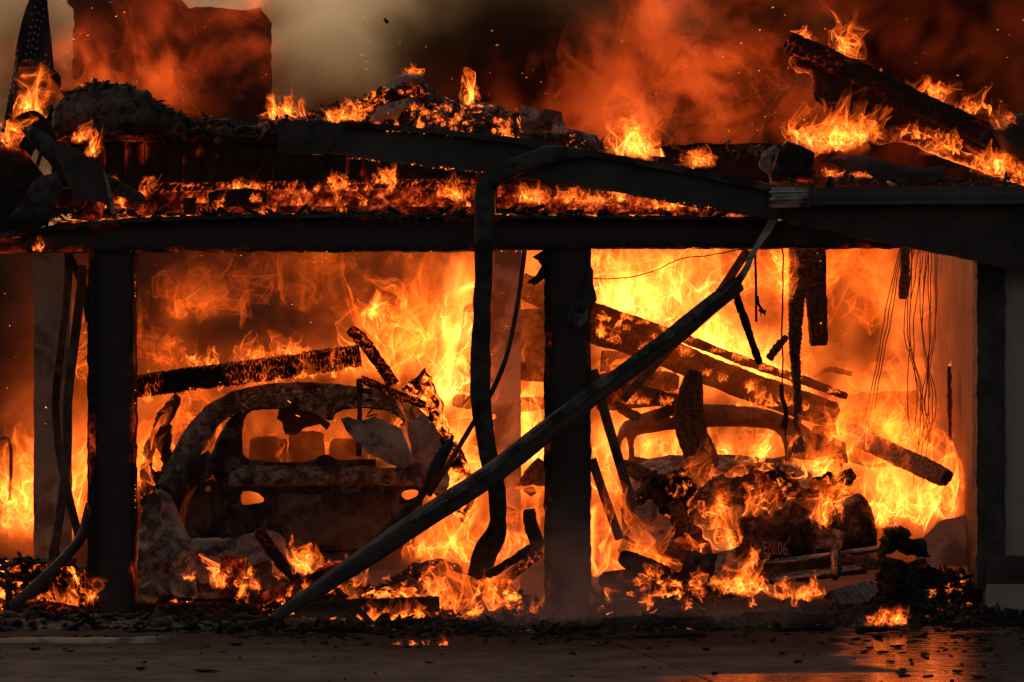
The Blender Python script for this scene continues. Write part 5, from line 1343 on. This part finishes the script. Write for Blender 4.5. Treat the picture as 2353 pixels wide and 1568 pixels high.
for nm_, pts_, w_ in (('charred batten half buried at the edge of the driveway at left', [(420, 1476, -1.55), (560, 1470, -1.5), (700, 1468, -1.45)], .05), ('charred board lying on the driveway before the fallen gutter', [(640, 1462, -1.3), (760, 1456, -1.25), (860, 1456, -1.2)], .09),
                      ('black flat board on the driveway before the long black log', [(860, 1440, -.95), (980, 1436, -.9), (1120, 1440, -.9)], .08), ('charred board on the driveway right of the middle post', [(1380, 1436, -.9), (1500, 1430, -.85), (1640, 1434, -.85)], .08),
                      ('short black board on the driveway before the chrome bumper', [(1700, 1424, -.7), (1800, 1420, -.65), (1880, 1424, -.65)], .09), ('charred stick poking out toward the wet patch', [(1780, 1452, -1.2), (1860, 1444, -1.1), (1920, 1446, -1.1)], .04)):
    tag(char_beam('charred_board', pts_, w_, w_ * .6, M['char'], None, 0, step=.014, rough=.02, ends=.8), nm_, 'board')
mesh_pool = []
for k in range(6):
    v, f = chunk_mesh(40 + k, [1, 1.6, 2.4, 1.3, 3.2, 1.1][k], 2)
    me = bpy.data.meshes.new('charred_chunk'); me.from_pydata([tuple(a) for a in v], [], [tuple(int(i) for i in a) for a in f]); me.update()
    me.materials.append(M['char']); mesh_pool.append(me)
for k in range(70):
    o = bpy.data.objects.new('charred_chunk', mesh_pool[k % 6]); COL.objects.link(o)
    x = r3.uniform(-3.2, 3.5) if k % 3 else r3.uniform(0.8, 3.5); y = -0.7 - 3.4 * r3.random() ** 1.5; s = r3.uniform(0.010, 0.024)
    o.location = (x, y, s * 0.4); o.scale = (s, s, s * 0.7); o.rotation_euler = (0, 0, r3.random() * 6.28)
    tag(o, 'blackened chunk of charred wood lying on the driveway', 'chunk', 'charred chunks on the driveway')
timber('long thin charred batten lying on the driveway before the middle post', [(830, 1494, -1.9), (1000, 1490, -1.85), (1200, 1484, -1.8), (1400, 1474, -1.7), (1620, 1462, -1.55)], 0.05, 0.05, M['char'], 0, step=0.02)
timber('charred batten with flames on the driveway left of the middle post', [(850, 1500, -2.15), (980, 1501, -2.15), (1120, 1500, -2.1), (1210, 1500, -2.1)], 0.045, 0.045, M['char_dim'], 0)
timber('charred stick on the driveway below the burning batten', [(690, 1526, -2.75), (760, 1526, -2.7), (830, 1516, -2.6), (905, 1520, -2.6)], 0.05, 0.045, M['char_dim'], 0)
timber('small charred stick on the driveway right of the burning batten', [(1120, 1520, -2.6), (1190, 1518, -2.6)], 0.035, 0.03, M['char'], 0)
timber('dark charred lump by the small fire on the wet driveway', [(1965, 1450, -1.3), (2000, 1444, -1.3), (2040, 1442, -1.3)], 0.06, 0.05, M['char'], 0)
timber('thick black timber along the foot of the bays at left', [(-60, 1436, -.6), (200, 1430, -.6), (420, 1428, -.55), (620, 1432, -.5)], 0.10, 0.10, M['char'], 0, step=0.02)
# ------------------------------------------------------------------ flames inside the bays: masses nobody could count
fire('flames', [(40, 1245, 2.0, 110, 200, 14, 200, {'dy': 1.0}), (180, 1245, 1.8, 60, 210, 6, 60, {'dy': .8}), (60, 1180, 2.8, 120, 170, 7, 180, {})], M['flame'], 101, 'yellow flames burning behind the posts at far left', None, None, 'stuff')
fire('flames', [(335, 1130, 1.6, 70, 220, 6, 60, {'dy': .6}), (420, 1100, 2.0, 70, 190, 5, 80, {}), (430, 1010, 2.4, 80, 140, 3, 120, {'k': .6}), (720, 880, 1.6, 120, 90, 10, 320, {'slope': -.12, 'dy': .5}), (880, 870, 2.0, 120, 210, 10, 180, {'dy': .8, 'turb': 1.3}),
               (760, 1080, 3.3, 110, 130, 8, 330, {'k': .8, 'dy': .8})], M['flame_soft'], 102, 'orange flames licking up behind and through the hatchback', None, None, 'stuff')
fire('flames', [(1005, 940, 1.9, 70, 200, 9, 50, {'dy': .6, 'lean': .45, 'k': 1.2}), (1060, 800, 2.2, 70, 200, 6, 40, {'lean': .2, 'k': 1.2}), (1040, 1140, 1.4, 100, 230, 12, 110, {'dy': .8}), (1220, 1080, 2.2, 80, 170, 7, 90, {'k': 1.2}), (1160, 960, 2.8, 80, 170, 4, 120, {})],
     M['flame_hot'], 103, 'column of bright yellow fire beside the hatchback', None, None, 'stuff')
fire('flames', [(1060, 1310, .9, 110, 150, 7, 220, {'dy': .6, 'turb': 1.3, 'k': .8}), (1180, 1300, .9, 80, 180, 5, 110, {'dy': .5, 'k': .9}), (1000, 1290, .6, 70, 90, 4, 160, {'k': .8})], M['flame'], 104, 'tall yellow flames between downspout and middle post', None, None, 'stuff')
fire('flames', [(1450, 745, 2.8, 150, 190, 12, 170, {'dy': .8, 'slope': .25, 'turb': 1.2}), (1600, 835, 2.8, 150, 140, 11, 240, {'slope': .35, 'dy': .6}), (1760, 905, 2.7, 120, 110, 7, 180, {'slope': .3}), (1560, 720, 3.4, 150, 200, 5, 200, {'k': .7})],
     M['flame_hot'], 105, 'blinding yellow fire above the rafters in the right bay', None, None, 'stuff')
fire('flames', [(1510, 1070, 2.5, 110, 80, 5, 110, {'turb': 1.3}), (1680, 1062, 2.4, 120, 80, 5, 220, {'turb': 1.3}), (1440, 960, 2.6, 80, 90, 5, 150, {'k': .7}), (1400, 1150, 1.4, 80, 200, 6, 80, {}), (1440, 880, 2.9, 80, 90, 4, 120, {'k': .7})], M['flame'], 106, 'yellow flames under the rafters and through the round car', None, None, 'stuff')
fire('flames', [(2110, 1205, 1.6, 120, 150, 16, 220, {'dy': .7, 'k': 1.0, 'turb': 1.3}), (2190, 1150, 1.9, 60, 200, 6, 60, {}), (2010, 1100, 2.2, 120, 170, 6, 160, {'k': .6, 'turb': 1.3}), (2060, 960, 3.2, 90, 200, 3, 140, {'k': .4})], M['flame'], 107, 'yellow flames between round car and side wall', None, None, 'stuff')
fire('flames', [(1650, 1160, .8, 90, 120, 3, 120, {'turb': 1.6, 'lean': .2}), (1780, 1075, .8, 110, 70, 4, 200, {'turb': 1.6}), (1900, 1110, .7, 90, 120, 4, 110, {'turb': 1.7}), (1700, 1195, .55, 80, 70, 3, 180, {'turb': 1.7}), (1890, 1205, .5, 40, 90, 3, 70, {'turb': 1.7})],
     M['flame'], 108, 'swirling flames over the tail of the round car', None, None, 'stuff')
fire('flames', [(1500, 1335, .35, 90, 90, 5, 180, {'turb': 1.6}), (1640, 1280, .4, 70, 90, 3, 120, {'turb': 1.6}), (1385, 1330, .3, 50, 200, 4, 40, {})], M['flame'], 109, 'orange flames at the left fender of the round car', None, None, 'stuff')
fire('flames', [(1060, 1405, -.2, 90, 110, 7, 220, {'turb': 1.6, 'k': .7}), (900, 1392, .0, 70, 70, 5, 200, {}), (720, 1332, .1, 60, 60, 5, 160, {})], M['flame'], 110, 'thin flames curling over the embers in mid bay', None, None, 'stuff')
fire('flames', [(40, 1415, .1, 50, 60, 6, 200, {'k': .8}), (150, 1405, .0, 40, 60, 4, 80, {'k': .8})], M['flame'], 111, 'small flames in the embers at lower left', None, None, 'stuff')

# ------------------------------------------------------------------ flames one can tell apart
def flame(label, u, v, Y, w, h, n, spr=None, **o):
    if 400 < v < 500 and Y < .6:      # low licks along the beam
        w, h, n = w * rng.uniform(.6, 1.1), h * rng.uniform(.45, .85), max(3, int(n * .65))
        o.setdefault('lean', rng.uniform(-.3, .6))
    fire('flame', [(u, v, Y, w, h, n, spr if spr is not None else w * .6, {'dy': .08, 'nu': 22, 'nt': 56, 'turb': 1.25, 'brk': .8, **o})], M['flame'], int(u * 7 + v), label, 'flame')
flame('tall twisting flame beside the flag', 65, 300, .3, 34, 115, 8, lean=.25)
flame('small flame over the burnt edge at far left', 25, 345, -.05, 30, 70, 5)
flame('small curled flame right of the folded roofing top', 178, 330, .1, 30, 30, 4, lean=.5)
flame('short flame just above the dark folded sheet', 205, 362, .1, 26, 42, 4, lean=.3)
flame('flame rising from the brown plank near the folded roofing', 258, 432, .05, 22, 52, 4)
flame('bright flame between folded roofing and standing stub', 328, 455, .1, 36, 56, 6, lean=.2)
flame('small flame over the standing log stub', 462, 470, .1, 26, 40, 4)
flame('thin flame above the black log on the beam', 545, 440, .3, 60, 34, 5)
flame('flame at the lower edge of the sagging fascia, left half', 780, 440, .25, 40, 55, 5)
flame('wispy flame on the thin glowing log', 890, 425, .4, 40, 40, 4)
flame('bright upright flame left of the downspout bend', 1052, 462, .15, 34, 75, 8)
flame('bright flame hanging under the fascia right of the downspout', 1215, 470, .1, 60, 62, 9)
flame('long low flame under the fascia toward the eave', 1340, 470, .15, 120, 45, 9, 150)
flame('small flame near the end of the sagging fascia', 1530, 480, .15, 80, 40, 6, 120)
flame('burning clump of twigs glowing on the roof left of the ember mound', 645, 276, 1.1, 50, 50, 8, 80)
flame('flames along the crest left of the ember mound peak', 800, 280, .8, 60, 35, 6, 80)
flame('small flame on the peak of the ember mound', 955, 175, 1.0, 40, 26, 4)
flame('wisp of flame right of the ember mound peak', 1070, 245, 1.0, 30, 62, 5, lean=.1)
flame('small flame behind the fascia before the square panel', 1160, 318, .4, 22, 36, 4)
flame('bright bushy flame standing behind the fascia near centre', 1450, 362, .5, 70, 92, 14, 70, lean=.1)
flame('low flame on the low charred wall', 1600, 385, .8, 60, 40, 6, 90)
flame('flame at the upper tip of the leaning roof section', 1840, 112, 1.2, 34, 42, 4, 40)
flame('tall curling flame on the top edge of the leaning roof section', 1935, 150, 1.3, 40, 85, 5, lean=.45)
flame('row of small flames along the top edge of the leaning roof section', 2040, 205, 1.2, 50, 34, 6, 110, slope=.5)
flame('flame on the far slope of the leaning roof section', 2150, 250, 1.2, 40, 70, 4)
flame('low flame right of the far slope flame', 2215, 265, 1.2, 60, 40, 4, 80)
flame('small flame by the drooping tarpaulin', 2300, 300, .8, 30, 40, 4)
flame('small flame inside the hollow burnt block', 1785, 415, .3, 14, 40, 3)
flame('flame under the black buckled sheet', 1905, 410, .45, 50, 45, 6)
flame('small bright flame on the eave under the buckled sheet', 1968, 410, .3, 40, 28, 5)
flame('two small flames on the ribbed beam over the hatchback', 470, 845, .7, 40, 40, 5, 70)
flame('flame on the ribbed beam near its right end', 640, 822, .75, 70, 40, 8, 160, slope=-.1)
flame('flickering flame above the standing beam end', 880, 760, 1.6, 40, 85, 6, 70)
flame('detached lick of flame under the beam near the pale post', 925, 715, 2.0, 22, 50, 3)
flame('flame wrapped round the left edge of the long hanging timber', 1806, 700, .95, 26, 130, 7, 20)
flame('upper flame on the long hanging timber by the beam', 1800, 640, 1.0, 24, 80, 5, 20)
flame('flame beside the burning stump before the ash heap', 505, 1355, -.1, 26, 62, 6)
flame('small flame right of the black charred stick', 690, 1320, .0, 40, 60, 6)
flame('flame on the stake beside the black post at lower left', 208, 1390, -.15, 16, 80, 4)
flame('small flame under the beam end at far left', 88, 578, -.18, 24, 26, 4)
flame('low flame running along the long black log', 880, 1445, -.4, 70, 48, 8, 120, lean=.3)
flame('flame curling left of the chrome bumper blade', 1720, 1368, -.1, 60, 70, 8, 80)
flame('small flames under the chrome bumper blade', 1830, 1376, .0, 50, 24, 6, 90)
flame('small fire burning alone on the wet driveway', 2040, 1440, -1.3, 50, 40, 9, 60, lean=.35)
flame('tiny row of flames on the burning batten', 975, 1494, -2.15, 16, 26, 8, 130)
flame('burning tip of the thin rod', 2180, 846, 1.6, 8, 14, 3)
flame('flame over the burnt cushion right of the round car', 2040, 1215, .3, 40, 50, 6)
flame('flame over the lower right of the leaning roof section', 2260, 395, 1.0, 80, 50, 8, 190, slope=.38)
fire('flame', [(1900, 352, .7, 100, 110, 10, 110, {'dy': .4, 'lean': .05, 'turb': 1.3}), (1985, 330, .8, 70, 70, 4, 60, {'turb': 1.3}), (2080, 325, 1.0, 60, 40, 4, 120, {})], M['flame'], 140, 'large bright blaze between burnt block and leaning roof section', 'flame')
sm_ = [(rng.uniform(130, 1100), rng.uniform(438, 500), rng.uniform(.0, .4), rng.uniform(10, 26), rng.uniform(12, 34), 2, 8, {'turb': 1.3, 'nu': 14, 'nt': 30, 'dy': .05}) for _ in range(34)]
sm_ += [(rng.uniform(1150, 1760), rng.uniform(455, 496), rng.uniform(.0, .4), rng.uniform(12, 30), rng.uniform(14, 34), 2, 8, {'turb': 1.3, 'nu': 14, 'nt': 30, 'dy': .05}) for _ in range(20)]
sm_ += [(rng.uniform(740, 1180), rng.uniform(245, 300), rng.uniform(.6, 1.0), rng.uniform(8, 22), rng.uniform(8, 24), 2, 8, {'turb': 1.3, 'nu': 14, 'nt': 30, 'dy': .05}) for _ in range(22)]
sm_ += [(rng.uniform(320, 1240), rng.uniform(1330, 1415), rng.uniform(-.25, .1), rng.uniform(10, 26), rng.uniform(14, 40), 2, 10, {'turb': 1.5, 'nu': 14, 'nt': 30, 'dy': .05, 'k': .8}) for _ in range(36)]
sm_ += [(rng.uniform(1370, 1900), rng.uniform(1330, 1400), rng.uniform(-.2, .2), rng.uniform(10, 30), rng.uniform(14, 40), 2, 10, {'turb': 1.5, 'nu': 14, 'nt': 30, 'dy': .05, 'k': .8}) for _ in range(26)]
for (a0, b0, a1, b1, yy_) in ((1380, 778, 1900, 962, 2.1), (1380, 712, 1940, 915, 1.9), (1380, 735, 1600, 830, 2.0), (1440, 930, 1800, 935, 1.7), (330, 925, 820, 850, .65)):
    for t_ in rng.random(14): sm_.append((a0 + (a1 - a0) * t_, b0 + (b1 - b0) * t_, yy_, rng.uniform(14, 34), rng.uniform(14, 36), 2, 8, {'turb': 1.5, 'nu': 14, 'nt': 30, 'dy': .05, 'k': .8}))
fire('flames', sm_, M['flame'], 171, 'scattered small licks of flame over roof, embers and floor', None, None, 'stuff')
fire('flames', [(450, 740, 2.8, 170, 130, 5, 120, {'turb': 1.5, 'k': .2}), (390, 860, 2.8, 120, 120, 3, 80, {'turb': 1.5, 'k': .2}), (900, 640, 3.2, 240, 110, 3, 300, {'turb': 1.6, 'k': .12}), (650, 720, 3.2, 260, 150, 4, 260, {'turb': 1.6, 'k': .09}), (180, 900, 2.4, 60, 200, 3, 40, {'turb': 1.4, 'k': .5}),
               (1950, 760, 3.2, 240, 220, 5, 220, {'turb': 1.6, 'k': .28}), (1780, 680, 3.2, 200, 150, 4, 160, {'turb': 1.6, 'k': .6}), (1990, 1040, 2.6, 200, 170, 5, 220, {'turb': 1.6, 'k': .6})], M['flame_soft'], 181, 'dim rolling sheets of fire standing in for turbulent smoke in the bays', None, None, 'stuff')  # faint emissive sheets added to give the smoke turbulent wisps
fire('flames', [(1560, 340, 7.6, 420, 260, 5, 380, {'turb': 1.5, 'nu': 36, 'nt': 70}), (1700, 260, 7.7, 300, 240, 4, 260, {'turb': 1.5, 'nu': 36, 'nt': 70}), (1430, 250, 7.6, 200, 240, 4, 120, {'turb': 1.4, 'lean': .4, 'nu': 36, 'nt': 70}), (310, 280, 7.6, 240, 190, 4, 160, {'turb': 1.5, 'nu': 36, 'nt': 70}),
               (150, 290, 7.6, 90, 210, 3, 40, {'turb': 1.4, 'nu': 36, 'nt': 70}), (600, 130, 7.6, 40, 150, 3, 20, {'turb': 1.4, 'k': 1.6})], M['smoke_billow_glow'], 182, 'deep red glowing sheets standing in for fire-lit billows of smoke behind the roof', None, None, 'stuff')  # emissive sheets added to give the glowing smoke crisp billows
# sparks
r4 = np.random.default_rng(77)
c = []
for k in range(260):
    u = r4.uniform(0, 2353); v = r4.uniform(0, 330) if k % 2 else r4.uniform(560, 1000)
    c.append(P(u, v, r4.uniform(1.0, 7.0) if v < 400 else r4.uniform(.4, 2)))
o = scatter('sparks', np.array(c), 0.0022 + 0.004 * r4.random(260) ** 3, M['spark'], 78)
tag(o, 'tiny glowing sparks drifting in the smoke', None, None, 'stuff')
# glowing edges of the beam and posts
c = []
for (u0, v0, u1, v1, n) in ((200, 577, 1250, 576, 70), (1360, 570, 1720, 570, 30), (207, 590, 207, 1410, 28), (311, 590, 311, 1400, 14), (642, 345, 1120, 398, 70), (1140, 405, 1780, 500, 50), (810, 292, 1180, 325, 60), (1254, 600, 1254, 1400, 16)):
    for t in (np.clip(np.repeat(r4.random(max(3, n // 7)), 7) + r4.normal(size=max(3, n // 7) * 7) * .02, 0, 1)): c.append(P(u0 + (u1 - u0) * t, v0 + (v1 - v0) * t + r4.normal() * 1.5, (-0.33 if v0 < 500 and v0 != 590 else -0.11)))
o = scatter('edge_embers', np.array(c), 0.0013 + 0.0028 * r4.random(len(c)) ** 3, M['spark'], 79)
tag(o, 'tiny embers glowing along burnt edges of beam and posts', None, None, 'stuff')
fd = tag(char_beam('flying_fragment', [(882, 42), (892, 54)], 0.03, 0.012, M['char_dim'], None, 3.0), 'dark burnt fragment flying in the pale gap of sky', 'fragment')
# flames, embers and burning gas light the scene through the paths that reach them
for m in bpy.data.materials:
    m.cycles.emission_sampling = 'NONE'
